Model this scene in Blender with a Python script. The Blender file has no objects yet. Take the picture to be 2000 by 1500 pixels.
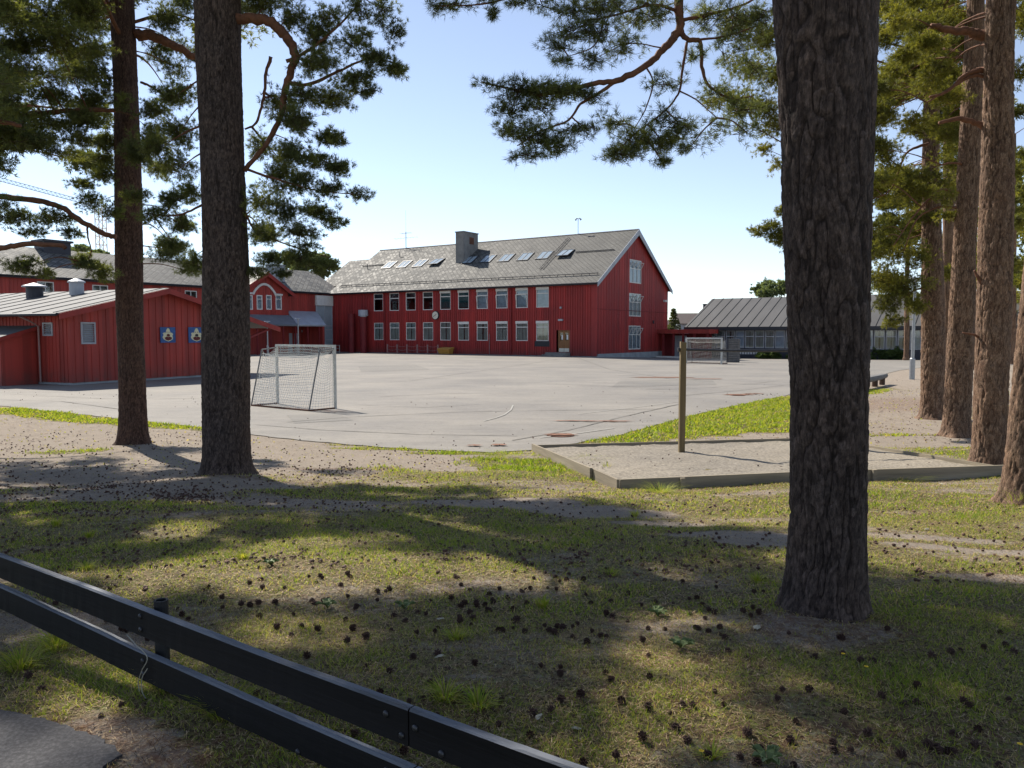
import bpy, math, random
import numpy as np
from mathutils import Vector, Matrix

# ------------------------------------------------------------------ camera, sky, sun, exposure
FPX = 1511.0                      # focal length in pixels of the 2000 px wide photograph
CAMZ = 2.42                       # the eye above the schoolyard
PITCH = math.atan(98.0 / FPX)
scene = bpy.context.scene
C = scene.collection
cam = bpy.data.cameras.new('camera')
cam.sensor_width = 36.0
cam.lens = 36.0 * FPX / 2000.0
cam.clip_start = 0.05
cam.clip_end = 4000
camo = bpy.data.objects.new('camera', cam)
C.objects.link(camo)
camo.location = (0, 0, CAMZ)
camo.rotation_euler = (math.pi / 2 - PITCH, 0, 0)
scene.camera = camo

SUN_EL = math.radians(44)
SUN_DIR = Vector((-0.62, 0.78, 0)).normalized()          # horizontal direction towards the sun
w = bpy.data.worlds.new('World')
scene.world = w
w.use_nodes = True
nt = w.node_tree
bg = nt.nodes['Background']
sky = nt.nodes.new('ShaderNodeTexSky')
sky.sky_type = 'NISHITA'
sky.sun_disc = False
sky.sun_elevation = SUN_EL
sky.sun_rotation = math.atan2(SUN_DIR.x, SUN_DIR.y)
sky.air_density = 1.0
sky.dust_density = 0.1
sky.ozone_density = 1.2
sky.altitude = 1800
hs = nt.nodes.new('ShaderNodeHueSaturation')
hs.inputs['Saturation'].default_value = .74
tn = nt.nodes.new('ShaderNodeMix'); tn.data_type = 'RGBA'; tn.blend_type = 'MULTIPLY'; tn.inputs[0].default_value = 1.0
tn.inputs[7].default_value = (.98, .995, 1.03, 1)
nt.links.new(sky.outputs[0], hs.inputs['Color'])
nt.links.new(hs.outputs[0], tn.inputs[6])
nt.links.new(tn.outputs[2], bg.inputs[0])
bg.inputs[1].default_value = 0.096
sl = bpy.data.lights.new('sun', 'SUN')
sl.energy = 4.4
sl.angle = math.radians(0.5)
sl.color = (1.0, 0.93, 0.82)
so = bpy.data.objects.new('sun', sl)
C.objects.link(so)
sd = Vector((SUN_DIR.x * math.cos(SUN_EL), SUN_DIR.y * math.cos(SUN_EL), math.sin(SUN_EL)))
so.rotation_euler = sd.to_track_quat('Z', 'Y').to_euler()
so.location = (-30, 40, 50)
scene.view_settings.view_transform = 'Standard'
scene.view_settings.look = 'None'
scene.view_settings.exposure = 0.88
scene.view_settings.gamma = 1.0
scene.cycles.max_bounces = 6
scene.cycles.transparent_max_bounces = 12

rng = np.random.default_rng(7)
random.seed(7)

# ------------------------------------------------------------------ survey helpers
_cp, _sp = math.cos(PITCH), math.sin(PITCH)


def zg(x, y):
    """height of the ground (schoolyard = 0)"""
    y = np.asarray(y, float)
    z = np.interp(y, [-30, 0, 3.3, 4.7, 8, 12, 15.5, 16.5, 5000], [.82, .82, .82, .72, .45, .12, 0.0, -.012, -.012])
    return z


def zfull(x, y):
    x = np.asarray(x, float); y = np.asarray(y, float)
    k = np.clip((15.5 - y) / 3, 0, 1) * np.clip((y - 2.6) / 2, 0, 1) * np.clip((18 - np.abs(x)) / 4, 0, 1)
    n = .022 * np.sin(x * 1.3 + .7 * y) + .018 * np.sin(y * 2.1 - x * .6 + 1) + .010 * np.sin(x * 3.7 + 2) * np.sin(y * 3.1)
    z = zg(x, y) + k * n
    for (cx, cy, r, h) in MOUNDS:
        z = z + h * np.exp(-((x - cx) ** 2 + (y - cy) ** 2) / (r * r))
    return z


def hash2(i, j, s):
    h = (i.astype(np.int64) * 73856093) ^ (j.astype(np.int64) * 19349663) ^ (s * 83492791)
    h = (h ^ (h >> 13)) * 1274126177
    h = h ^ (h >> 16)
    return (h & 0xFFFFFF) / float(0x1000000)


def vnoise(u, v, per, seed):
    iu = np.floor(u).astype(int); iv = np.floor(v).astype(int)
    fu = u - iu; fv = v - iv
    fu = fu * fu * (3 - 2 * fu); fv = fv * fv * (3 - 2 * fv)
    a = hash2(np.mod(iu, per), iv, seed); b = hash2(np.mod(iu + 1, per), iv, seed)
    c = hash2(np.mod(iu, per), iv + 1, seed); d = hash2(np.mod(iu + 1, per), iv + 1, seed)
    return (a * (1 - fu) + b * fu) * (1 - fv) + (c * (1 - fu) + d * fu) * fv


MOUNDS = []


def ray(px, py):
    X = (px - 1000) / FPX
    Z = -(py - 750) / FPX
    return Vector((X, _cp + Z * _sp, -_sp + Z * _cp))


def P3(px, py, d):
    r = ray(px, py)
    t = d / r.y
    return Vector((r.x * t, d, CAMZ + r.z * t))


def G(px, py):
    r = ray(px, py)
    t = 5.0
    lo, hi = 0.3, 2000.0
    for _ in range(60):
        m = (lo + hi) / 2
        if CAMZ + r.z * m > float(zg(r.x * m, r.y * m)):
            lo = m
        else:
            hi = m
    return Vector((r.x * lo, r.y * lo, float(zg(0, r.y * lo))))


# ------------------------------------------------------------------ object helpers
def empty(name, loc=(0, 0, 0), rz=0.0):
    o = bpy.data.objects.new(name, None)
    o.empty_display_size = .2
    C.objects.link(o)
    o.location = loc
    o.rotation_euler = (0, 0, rz)
    return o


def tag(o, label=None, cat=None, group=None, kind=None):
    if label: o['label'] = label
    if cat: o['category'] = cat
    if group: o['group'] = group
    if kind: o['kind'] = kind
    return o


def thing(name, label, cat, loc=(0, 0, 0), rz=0.0, group=None):
    return tag(empty(name, loc, rz), label, cat, group)


def copy_tree(o, parent=None):
    c = o.copy()
    C.objects.link(c)
    c.parent = parent
    for ch in o.children:
        copy_tree(ch, c)
    return c


class MB:
    def __init__(s, M=None):
        s.v = []; s.f = []; s.uv = []; s.mi = []; s.M = M; s.smooth = False; s.hasuv = False

    def add(s, vs, fs, uvs=None, mi=0):
        b = len(s.v)
        for p in vs:
            p = Vector(p)
            if s.M is not None: p = s.M @ p
            s.v.append(p)
        for k, f in enumerate(fs):
            s.f.append([b + i for i in f])
            s.mi.append(mi)
            s.uv.append(uvs[k] if uvs else None)
        if uvs: s.hasuv = True

    def box(s, x0, x1, y0, y1, z0, z1, mi=0):
        vs = [(x0, y0, z0), (x1, y0, z0), (x1, y1, z0), (x0, y1, z0), (x0, y0, z1), (x1, y0, z1), (x1, y1, z1), (x0, y1, z1)]
        s.add(vs, [(0, 3, 2, 1), (4, 5, 6, 7), (0, 1, 5, 4), (1, 2, 6, 5), (2, 3, 7, 6), (3, 0, 4, 7)], mi=mi)

    def bar(s, a, b, wd, ht, up=(0, 0, 1), mi=0):
        a = Vector(a); b = Vector(b)
        d = (b - a).normalized()
        sd_ = d.cross(Vector(up))
        if sd_.length < 1e-4: sd_ = d.cross(Vector((0, 1, 0)))
        sd_.normalize()
        u = sd_.cross(d).normalized()
        vs = []
        for p in (a, b):
            for (i, j) in ((-1, -1), (1, -1), (1, 1), (-1, 1)):
                vs.append(p + sd_ * (i * wd / 2) + u * (j * ht / 2))
        s.add(vs, [(0, 1, 2, 3), (7, 6, 5, 4), (0, 4, 5, 1), (1, 5, 6, 2), (2, 6, 7, 3), (3, 7, 4, 0)], mi=mi)

    def tube(s, pts, rad, n=8, cap=True, mi=0):
        pts = [Vector(p) for p in pts]
        if not hasattr(rad, '__len__'): rad = [rad] * len(pts)
        vs = []; fs = []
        ref = None
        for i, p in enumerate(pts):
            a = pts[max(0, i - 1)]; b = pts[min(len(pts) - 1, i + 1)]
            d = (b - a).normalized()
            if ref is None:
                ref = Vector((0, 0, 1)) if abs(d.z) < .9 else Vector((1, 0, 0))
            x = d.cross(ref).normalized()
            y = x.cross(d).normalized()
            ref = y
            for k in range(n):
                t = 2 * math.pi * k / n
                vs.append(p + (x * math.cos(t) + y * math.sin(t)) * rad[i])
        for i in range(len(pts) - 1):
            for k in range(n):
                fs.append((i * n + k, i * n + (k + 1) % n, (i + 1) * n + (k + 1) % n, (i + 1) * n + k))
        if cap:
            fs.append(tuple(range(n))[::-1])
            fs.append(tuple((len(pts) - 1) * n + k for k in range(n)))
        s.add(vs, fs, mi=mi)

    def disc(s, c, r, n=24, nrm=(0, 0, 1), th=0.0, mi=0):
        nv = Vector(nrm).normalized()
        s.tube([Vector(c), Vector(c) + nv * max(th, .002)], r, n, True, mi)

    def poly(s, vs, mi=0, uv=None):
        s.add(vs, [tuple(range(len(vs)))], [uv] if uv else None, mi=mi)

    def prism(s, outline, y0, y1, mi=0):
        """outline in x,z ; extruded along y"""
        n = len(outline)
        vs = [(x, y0, z) for x, z in outline] + [(x, y1, z) for x, z in outline]
        fs = [tuple(range(n)), tuple(range(2 * n - 1, n - 1, -1))]
        for i in range(n):
            j = (i + 1) % n
            fs.append((i, i + n, j + n, j))
        s.add(vs, fs, mi=mi)

    def build(s, name, mat, parent=None, smooth=False):
        me = bpy.data.meshes.new(name)
        me.from_pydata([tuple(v) for v in s.v], [], s.f)
        mats = mat if isinstance(mat, (list, tuple)) else [mat]
        for m in mats: me.materials.append(m)
        if len(mats) > 1:
            me.polygons.foreach_set('material_index', s.mi)
        if s.hasuv:
            ul = me.uv_layers.new(name='uv')
            flat = []
            for f, u in zip(s.f, s.uv):
                if u is None: flat += [0.0, 0.0] * len(f)
                else:
                    for a in u: flat += [a[0], a[1]]
            ul.data.foreach_set('uv', flat)
        if smooth:
            me.polygons.foreach_set('use_smooth', [True] * len(me.polygons))
        me.update()
        o = bpy.data.objects.new(name, me)
        C.objects.link(o)
        if parent is not None: o.parent = parent
        return o


def np_mesh(name, verts, tris, mat, attrs=None, parent=None, smooth=False, k=3):
    me = bpy.data.meshes.new(name)
    verts = np.ascontiguousarray(verts, dtype=np.float32)
    tris = np.ascontiguousarray(tris, dtype=np.int32)
    me.vertices.add(len(verts)); me.vertices.foreach_set('co', verts.ravel())
    n = len(tris)
    me.loops.add(n * k); me.loops.foreach_set('vertex_index', tris.ravel())
    me.polygons.add(n)
    me.polygons.foreach_set('loop_start', np.arange(0, n * k, k, dtype=np.int32))
    try: me.polygons.foreach_set('loop_total', np.full(n, k, dtype=np.int32))
    except Exception: pass
    if smooth: me.polygons.foreach_set('use_smooth', np.ones(n, dtype=bool))
    me.materials.append(mat)
    for an, av in (attrs or {}).items():
        at = me.attributes.new(an, 'FLOAT', 'POINT')
        at.data.foreach_set('value', np.ascontiguousarray(av, dtype=np.float32))
    me.update(calc_edges=True)
    me.validate()
    o = bpy.data.objects.new(name, me)
    C.objects.link(o)
    if parent is not None: o.parent = parent
    return o


# ------------------------------------------------------------------ materials
def new_mat(name):
    m = bpy.data.materials.new(name)
    m.use_nodes = True
    t = m.node_tree
    return m, t, t.nodes['Principled BSDF']


def N(t, typ, **kw):
    n = t.nodes.new(typ)
    for k_, v_ in kw.items(): setattr(n, k_, v_)
    return n


def ramp(t, fac, stops):
    r = N(t, 'ShaderNodeValToRGB')
    el = r.color_ramp.elements
    while len(el) < len(stops): el.new(.5)
    for e, (p, c) in zip(el, stops):
        e.position = p
        e.color = (c[0], c[1], c[2], 1) if hasattr(c, '__len__') else (c, c, c, 1)
    t.links.new(fac, r.inputs[0])
    return r.outputs[0]


def noise(t, scale, detail=4, rough=.55, vec=None, stretch=None, coord='Object', rot=None):
    n = N(t, 'ShaderNodeTexNoise')
    n.inputs['Scale'].default_value = scale
    n.inputs['Detail'].default_value = detail
    n.inputs['Roughness'].default_value = rough
    if vec is None:
        vec = N(t, 'ShaderNodeTexCoord').outputs[coord]
    if stretch:
        mp = N(t, 'ShaderNodeMapping')
        mp.inputs['Scale'].default_value = stretch
        if rot: mp.inputs['Rotation'].default_value = rot
        t.links.new(vec, mp.inputs[0])
        vec = mp.outputs[0]
    t.links.new(vec, n.inputs['Vector'])
    return n.outputs[0]


def mixc(t, fac, a, b, mode='MIX'):
    m = N(t, 'ShaderNodeMix', data_type='RGBA', blend_type=mode)
    if hasattr(fac, 'links'): t.links.new(fac, m.inputs[0])
    else: m.inputs[0].default_value = fac
    for s_, i in ((a, 6), (b, 7)):
        if hasattr(s_, 'links'): t.links.new(s_, m.inputs[i])
        else: m.inputs[i].default_value = (s_[0], s_[1], s_[2], 1)
    return m.outputs[2]


def bump(t, p, h, strength=.3, dist=.02):
    b = N(t, 'ShaderNodeBump')
    b.inputs['Strength'].default_value = strength
    b.inputs['Distance'].default_value = dist
    t.links.new(h, b.inputs['Height'])
    t.links.new(b.outputs[0], p.inputs['Normal'])


def simple(name, c, rough=.7, var=.25, sc=3.0, metal=0.0, bmp=.15, bsc=40, stretch=None, spec=.4, bdist=.01):
    m, t, p = new_mat(name)
    p.inputs['Roughness'].default_value = rough
    p.inputs['Metallic'].default_value = metal
    p.inputs['Specular IOR Level'].default_value = spec
    nn = noise(t, sc, 6, .65, stretch=stretch)
    col = ramp(t, nn, [(.3, [x * (1 - var) for x in c]), (.7, [min(1, x * (1 + var)) for x in c])])
    t.links.new(col, p.inputs['Base Color'])
    if bmp: bump(t, p, noise(t, bsc, 4, .6, stretch=stretch), bmp, bdist)
    return m


M = {}
def painted_boards(name, c, board, axis_x=True):
    m, t, p = new_mat(name)
    co = N(t, 'ShaderNodeTexCoord').outputs['Object']
    sx = N(t, 'ShaderNodeSeparateXYZ'); t.links.new(co, sx.inputs[0])
    ad = N(t, 'ShaderNodeMath', operation='ADD'); t.links.new(sx.outputs[0], ad.inputs[0]); t.links.new(sx.outputs[1], ad.inputs[1])
    dv = N(t, 'ShaderNodeMath', operation='DIVIDE'); t.links.new(ad.outputs[0], dv.inputs[0]); dv.inputs[1].default_value = board
    fl = N(t, 'ShaderNodeMath', operation='FLOOR'); t.links.new(dv.outputs[0], fl.inputs[0])
    wn = N(t, 'ShaderNodeTexWhiteNoise', noise_dimensions='1D'); t.links.new(fl.outputs[0], wn.inputs['W'])
    per = ramp(t, wn.outputs[0], [(0, .80), (.5, .97), (1, 1.18)])
    big = ramp(t, noise(t, .28, 5, .6), [(.3, (.78, .80, .86)), (.7, (1.12, 1.05, 1.0))])
    strk = ramp(t, noise(t, 3.0, 6, .7, stretch=(1, 1, .06)), [(.3, (.72, .74, .78)), (.6, (1.08, 1.05, 1.04))])
    col = mixc(t, 1.0, c, per, 'MULTIPLY'); col = mixc(t, 1.0, col, big, 'MULTIPLY'); col = mixc(t, .7, col, strk, 'MULTIPLY')
    # splash dirt along the foot of the boards
    mr = N(t, 'ShaderNodeMapRange'); t.links.new(sx.outputs[2], mr.inputs[0]); mr.inputs[1].default_value = .1; mr.inputs[2].default_value = .9; mr.inputs[3].default_value = .8; mr.inputs[4].default_value = 0
    mm = N(t, 'ShaderNodeMath', operation='MULTIPLY'); t.links.new(mr.outputs[0], mm.inputs[0]); t.links.new(ramp(t, noise(t, 2.5, 6, .7), [(.35, 0.0), (.7, 1.0)]), mm.inputs[1])
    col = mixc(t, mm.outputs[0], col, (.10, .055, .045))
    t.links.new(col, p.inputs['Base Color'])
    p.inputs['Roughness'].default_value = .65
    bump(t, p, noise(t, 14, 4, .6, stretch=(1, 1, .12)), .25, .01)
    return m


M['red'] = painted_boards('red_paint', (.325, .028, .024), .30)
M['red_shed'] = painted_boards('shed_red_paint', (.34, .042, .030), .42)
M['red_dark'] = simple('dark_red_paint', (.17, .014, .016), .65, .2, 1.5, bsc=20)
M['red_trim'] = simple('red_trim_paint', (.26, .028, .022), .6, .2, 2)
M['white'] = simple('white_paint', (.62, .61, .58), .5, .1, 3, bmp=.05)
M['verge'] = simple('grey_verge_board', (.36, .38, .42), .45, .12, 1.5, bmp=.05)
M['plinth'] = simple('concrete_plinth', (.30, .32, .34), .85, .2, 1.5)
M['concrete'] = simple('concrete', (.20, .195, .185), .9, .25, 1.2, bmp=.3)
M['dark'] = simple('dark_paint', (.025, .027, .035), .5, .2, 2)
M['darkwall'] = simple('charcoal_cladding', (.035, .037, .048), .6, .25, 2)
M['steel'] = simple('galvanised_steel', (.30, .31, .32), .42, .15, 6, metal=.6, bmp=.05)
M['pipe'] = simple('pale_pipe_paint', (.28, .18, .17), .5, .2, 4, bmp=.05)
M['goal'] = simple('weathered_white_metal', (.48, .48, .45), .45, .25, 8, bmp=.1)
M['goal_grey'] = simple('bare_grey_metal', (.16, .16, .16), .5, .3, 8, metal=.3)
M['rust'] = simple('rusty_steel', (.13, .055, .03), .8, .45, 12, bmp=.3)
M['net'] = simple('net_cord', (.68, .68, .64), .8, .1, 4, bmp=0)
M['net_blue'] = simple('weathered_net_cord', (.30, .30, .29), .8, .2, 4, bmp=0)
M['plank'] = simple('tarred_plank', (.0075, .007, .008), .7, .95, 3.5, bmp=.6, bsc=60, stretch=(.08, 1, 1), spec=.22, bdist=.004)
M['plank_top'] = simple('worn_plank_edge', (.11, .12, .14), .7, .55, 14, bmp=.6, bsc=90, stretch=(.12, 1, 1), bdist=.004)  # top edges of the rails, paler than the faces
M['bolt'] = simple('dull_bolt_metal', (.06, .06, .065), .45, .3, 20, metal=.7)
M['fence_post'] = simple('black_painted_steel', (.018, .018, .02), .55, .6, 8, metal=.2, bmp=.2)
M['oldwood'] = simple('weathered_board', (.25, .21, .15), .85, .35, 6, bmp=.5, bsc=50, stretch=(.1, .1, 1.5), bdist=.006)
M['oldwood_post'] = simple('brown_pressure_treated_post', (.16, .115, .055), .85, .35, 9, bmp=.5, bsc=50, stretch=(1.5, 1.5, .08), bdist=.006)
M['greywood'] = simple('grey_slatted_timber', (.14, .135, .13), .85, .3, 5, bmp=.3)
M['brownwood'] = simple('varnished_door_wood', (.22, .10, .035), .5, .25, 4, stretch=(1, 1, .15))
M['yellow'] = simple('ochre_grit_bin', (.42, .22, .04), .6, .2, 5)
M['cream'] = simple('cream_clock_face', (.62, .60, .50), .5, .05, 4, bmp=0)
M['blueboard'] = simple('blue_board_paint', (.035, .10, .28), .6, .3, 6)
M['ivory'] = simple('ivory_board_paint', (.66, .62, .40), .6, .1, 6, bmp=0)
M['maroon'] = simple('maroon_board_paint', (.12, .015, .015), .6, .1, 6, bmp=0)
M['paper'] = simple('white_paper', (.7, .7, .7), .7, .02, 3, bmp=0)
M['curtain'] = simple('pale_curtain', (.62, .65, .64), .9, .12, 2, bmp=0)
M['curtain_dark'] = simple('dark_blind', (.05, .055, .07), .9, .3, 2, bmp=0)
M['curtain_blue'] = simple('pale_blue_blind', (.48, .56, .66), .9, .2, 3, bmp=0)  # sky reflected in the panes, put into this backing colour
M['curtain_teal'] = simple('teal_curtain', (.03, .13, .15), .9, .4, 5, bmp=0)
M['felt'] = simple('grey_felt_roof', (.17, .18, .20), .75, .15, 1.0)
M['cone'] = simple('pine_cone_scale', (.070, .034, .024), .8, .7, 9, bmp=0)
M['litter'] = simple('rust_brown_needle_litter', (.20, .095, .055), .95, .5, 7, bmp=.6, bsc=60)
M['branch'] = simple('pine_branch_bark', (.14, .060, .032), .85, .45, 12, bmp=.6, bsc=60, bdist=.01)
M['twig'] = simple('pine_twig_bark', (.07, .042, .028), .85, .4, 12, bmp=0)
M['gravelshoe'] = simple('dark_window_sill', (.06, .06, .07), .6, .2, 4)
M['rope'] = simple('pale_twine', (.32, .30, .24), .9, .1, 9, bmp=0)
M['housewall'] = simple('pale_house_wall', (.40, .44, .50), .7, .08, 2)
M['houseroof'] = simple('brown_house_roof', (.085, .065, .06), .75, .2, 3)
M['straw'] = simple('pale_debris', (.42, .38, .28), .9, .2, 9, bmp=0)
M['petal'] = simple('yellow_petal', (.75, .50, .02), .7, .1, 9, bmp=0)
M['weed'] = simple('broad_weed_leaf', (.12, .16, .05), .6, .3, 20, bmp=0)


def glass_mat():
    m = bpy.data.materials.new('window_glass')
    m.use_nodes = True
    t = m.node_tree
    t.nodes.clear()
    out = N(t, 'ShaderNodeOutputMaterial')
    tr = N(t, 'ShaderNodeBsdfTransparent'); tr.inputs[0].default_value = (.80, .84, .84, 1)
    gl = N(t, 'ShaderNodeBsdfGlossy'); gl.inputs['Roughness'].default_value = .03
    gl.inputs['Color'].default_value = (.9, .95, 1, 1)
    fr = N(t, 'ShaderNodeFresnel'); fr.inputs[0].default_value = 1.9
    mx = N(t, 'ShaderNodeMixShader')
    t.links.new(fr.outputs[0], mx.inputs[0])
    t.links.new(tr.outputs[0], mx.inputs[1]); t.links.new(gl.outputs[0], mx.inputs[2])
    t.links.new(mx.outputs[0], out.inputs[0])
    return m


M['glass'] = glass_mat()
M['skyglass'] = simple('skylight_glass', (.30, .36, .40), .12, .1, 1, bmp=0, spec=.9)


def slate_mat(name, scale, rot, c0, c1, rough):
    m, t, p = new_mat(name)
    uv = N(t, 'ShaderNodeUVMap')
    mp = N(t, 'ShaderNodeMapping')
    mp.inputs['Rotation'].default_value = (0, 0, math.radians(rot))
    t.links.new(uv.outputs[0], mp.inputs[0])
    wob = N(t, 'ShaderNodeMix', data_type='VECTOR')
    wn = N(t, 'ShaderNodeTexNoise'); wn.inputs['Scale'].default_value = 2.0
    t.links.new(mp.outputs[0], wn.inputs['Vector'])
    wob.inputs[0].default_value = .035
    t.links.new(mp.outputs[0], wob.inputs[4]); t.links.new(wn.outputs['Color'], wob.inputs[5])
    br = N(t, 'ShaderNodeTexBrick')
    t.links.new(wob.outputs[1], br.inputs['Vector'])
    br.inputs['Scale'].default_value = scale
    br.inputs['Color1'].default_value = (0, 0, 0, 1)
    br.inputs['Color2'].default_value = (1, 1, 1, 1)
    br.inputs['Mortar'].default_value = (.5, .5, .5, 1)
    br.inputs['Mortar Size'].default_value = .05
    br.inputs['Mortar Smooth'].default_value = .3
    br.inputs['Brick Width'].default_value = .62
    br.inputs['Row Height'].default_value = .62
    br.offset = .0
    n2 = noise(t, .35, 5, .6, vec=uv.outputs[0])
    n3 = noise(t, 4, 6, .7, vec=uv.outputs[0])
    a = ramp(t, br.outputs['Color'], [(0, c0), (1, c1)])
    b = ramp(t, n2, [(.35, (.45, .45, .45)), (.65, (1.0, .98, .94))])
    c = mixc(t, .6, a, b, 'MULTIPLY')
    c = mixc(t, .5, c, ramp(t, n3, [(.3, .4), (.7, 1.0)]), 'MULTIPLY')
    c = mixc(t, br.outputs['Fac'], c, (.035, .034, .032))
    t.links.new(c, p.inputs['Base Color'])
    rr = N(t, 'ShaderNodeMapRange')
    t.links.new(br.outputs['Color'], rr.inputs[0])
    rr.inputs[3].default_value = rough - .1; rr.inputs[4].default_value = rough + .15
    t.links.new(rr.outputs[0], p.inputs['Roughness'])
    p.inputs['Specular IOR Level'].default_value = .25
    inv = N(t, 'ShaderNodeMath', operation='SUBTRACT')
    t.links.new(br.outputs['Color'], inv.inputs[0]); t.links.new(br.outputs['Fac'], inv.inputs[1])
    bump(t, p, inv.outputs[0], .5, .03)
    return m


M['slate'] = slate_mat('slate_roof', 1.5, 45, (.075, .075, .07), (.21, .205, .19), .72)
M['slate2'] = slate_mat('slate_wing_roof', 1.3, 45, (.09, .09, .085), (.27, .265, .25), .66)


def sheet_mat(name, c, rough, metal, joint):
    m, t, p = new_mat(name)
    uv = N(t, 'ShaderNodeUVMap')
    n1 = noise(t, .5, 6, .6, vec=uv.outputs[0], stretch=(1, .3, 1))
    n2 = noise(t, 6, 5, .7, vec=uv.outputs[0])
    a = ramp(t, n1, [(.3, [x * .8 for x in c]), (.7, [x * 1.15 for x in c])])
    a = mixc(t, .35, a, ramp(t, n2, [(.3, .6), (.7, 1.0)]), 'MULTIPLY')
    t.links.new(a, p.inputs['Base Color'])
    p.inputs['Roughness'].default_value = rough
    p.inputs['Metallic'].default_value = metal
    bump(t, p, n2, .15, .02)
    p.inputs['Specular IOR Level'].default_value = .25
    return m


M['tinroof'] = sheet_mat('weathered_sheet_roof', (.13, .13, .13), .75, .0, 1)
M['greyroof'] = sheet_mat('grey_standing_seam_roof', (.105, .102, .10), .65, .0, 1)


def bark_mat(name, plate_a, plate_b, furrow):
    m, t, p = new_mat(name)
    at = N(t, 'ShaderNodeAttribute', attribute_name='plate')
    sh = N(t, 'ShaderNodeAttribute', attribute_name='cell')
    n1 = noise(t, 38, 6, .75, stretch=(1, 1, .45))
    n2 = noise(t, 1.7, 4, .6)
    pc = ramp(t, sh.outputs['Fac'], [(0, plate_a), (1, plate_b)])
    pc = mixc(t, .75, pc, ramp(t, n1, [(.25, .35), (.75, 1.3)]), 'MULTIPLY')
    n4 = noise(t, 70, 5, .8, stretch=(1, 1, .28))
    pc = mixc(t, .85, pc, ramp(t, n4, [(.34, .22), (.50, .8), (.68, 1.7)]), 'MULTIPLY')
    pc = mixc(t, .5, pc, ramp(t, n2, [(.3, (.6, .62, .7)), (.7, (1.15, 1.0, .9))]), 'MULTIPLY')
    fac = ramp(t, at.outputs['Fac'], [(.05, 0.0), (.55, 1.0)])
    col = mixc(t, fac, furrow, pc)
    t.links.new(col, p.inputs['Base Color'])
    p.inputs['Roughness'].default_value = .85
    p.inputs['Specular IOR Level'].default_value = .25
    bump(t, p, n4, .9, .010)
    return m


M['bark_dark'] = bark_mat('dark_grey_pine_bark', (.042, .029, .024), (.15, .112, .094), (.009, .005, .004))
M['bark_brown'] = bark_mat('brown_pine_bark', (.060, .032, .023), (.155, .095, .070), (.016, .008, .006))
M['bark_red'] = bark_mat('reddish_pine_bark', (.13, .072, .044), (.33, .22, .145), (.026, .013, .008))


def leafy_mat(name, stops, trans=.35, rough=.6, attr='tint'):
    m = bpy.data.materials.new(name)
    m.use_nodes = True
    t = m.node_tree
    p = t.nodes['Principled BSDF']
    at = N(t, 'ShaderNodeAttribute', attribute_name=attr)
    col = ramp(t, at.outputs['Fac'], stops)
    t.links.new(col, p.inputs['Base Color'])
    p.inputs['Roughness'].default_value = rough
    p.inputs['Specular IOR Level'].default_value = .3
    tr = N(t, 'ShaderNodeBsdfTranslucent')
    tc = mixc(t, 1.0, col, (1.25, 1.2, .55), 'MULTIPLY')
    t.links.new(tc, tr.inputs[0])
    mx = N(t, 'ShaderNodeMixShader'); mx.inputs[0].default_value = trans
    t.links.new(p.outputs[0], mx.inputs[1]); t.links.new(tr.outputs[0], mx.inputs[2])
    t.links.new(mx.outputs[0], t.nodes['Material Output'].inputs[0])
    return m


M['needles'] = leafy_mat('pine_needles', [(0, (.07, .085, .04)), (.5, (.13, .155, .06)), (.9, (.21, .23, .065)), (1, (.26, .17, .06))], .48)
M['needles_lit'] = leafy_mat('olive_pine_needles', [(0, (.07, .08, .022)), (.5, (.17, .175, .038)), (.9, (.28, .265, .055)), (1, (.28, .18, .05))], .5)  # lighter copy of the needles, sun shining through put into its colour
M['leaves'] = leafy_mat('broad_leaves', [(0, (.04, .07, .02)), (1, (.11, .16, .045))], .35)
M['leaves_pale'] = leafy_mat('hazy_broad_leaves', [(0, (.09, .12, .06)), (1, (.20, .25, .13))], .4)  # distance haze put into the leaf colour
M['grass'] = leafy_mat('grass_blades', [(0, (.13, .22, .026)), (.35, (.28, .36, .040)), (.62, (.42, .42, .07)), (.8, (.44, .35, .17)), (1, (.54, .43, .26))], .5, .7)


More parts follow.
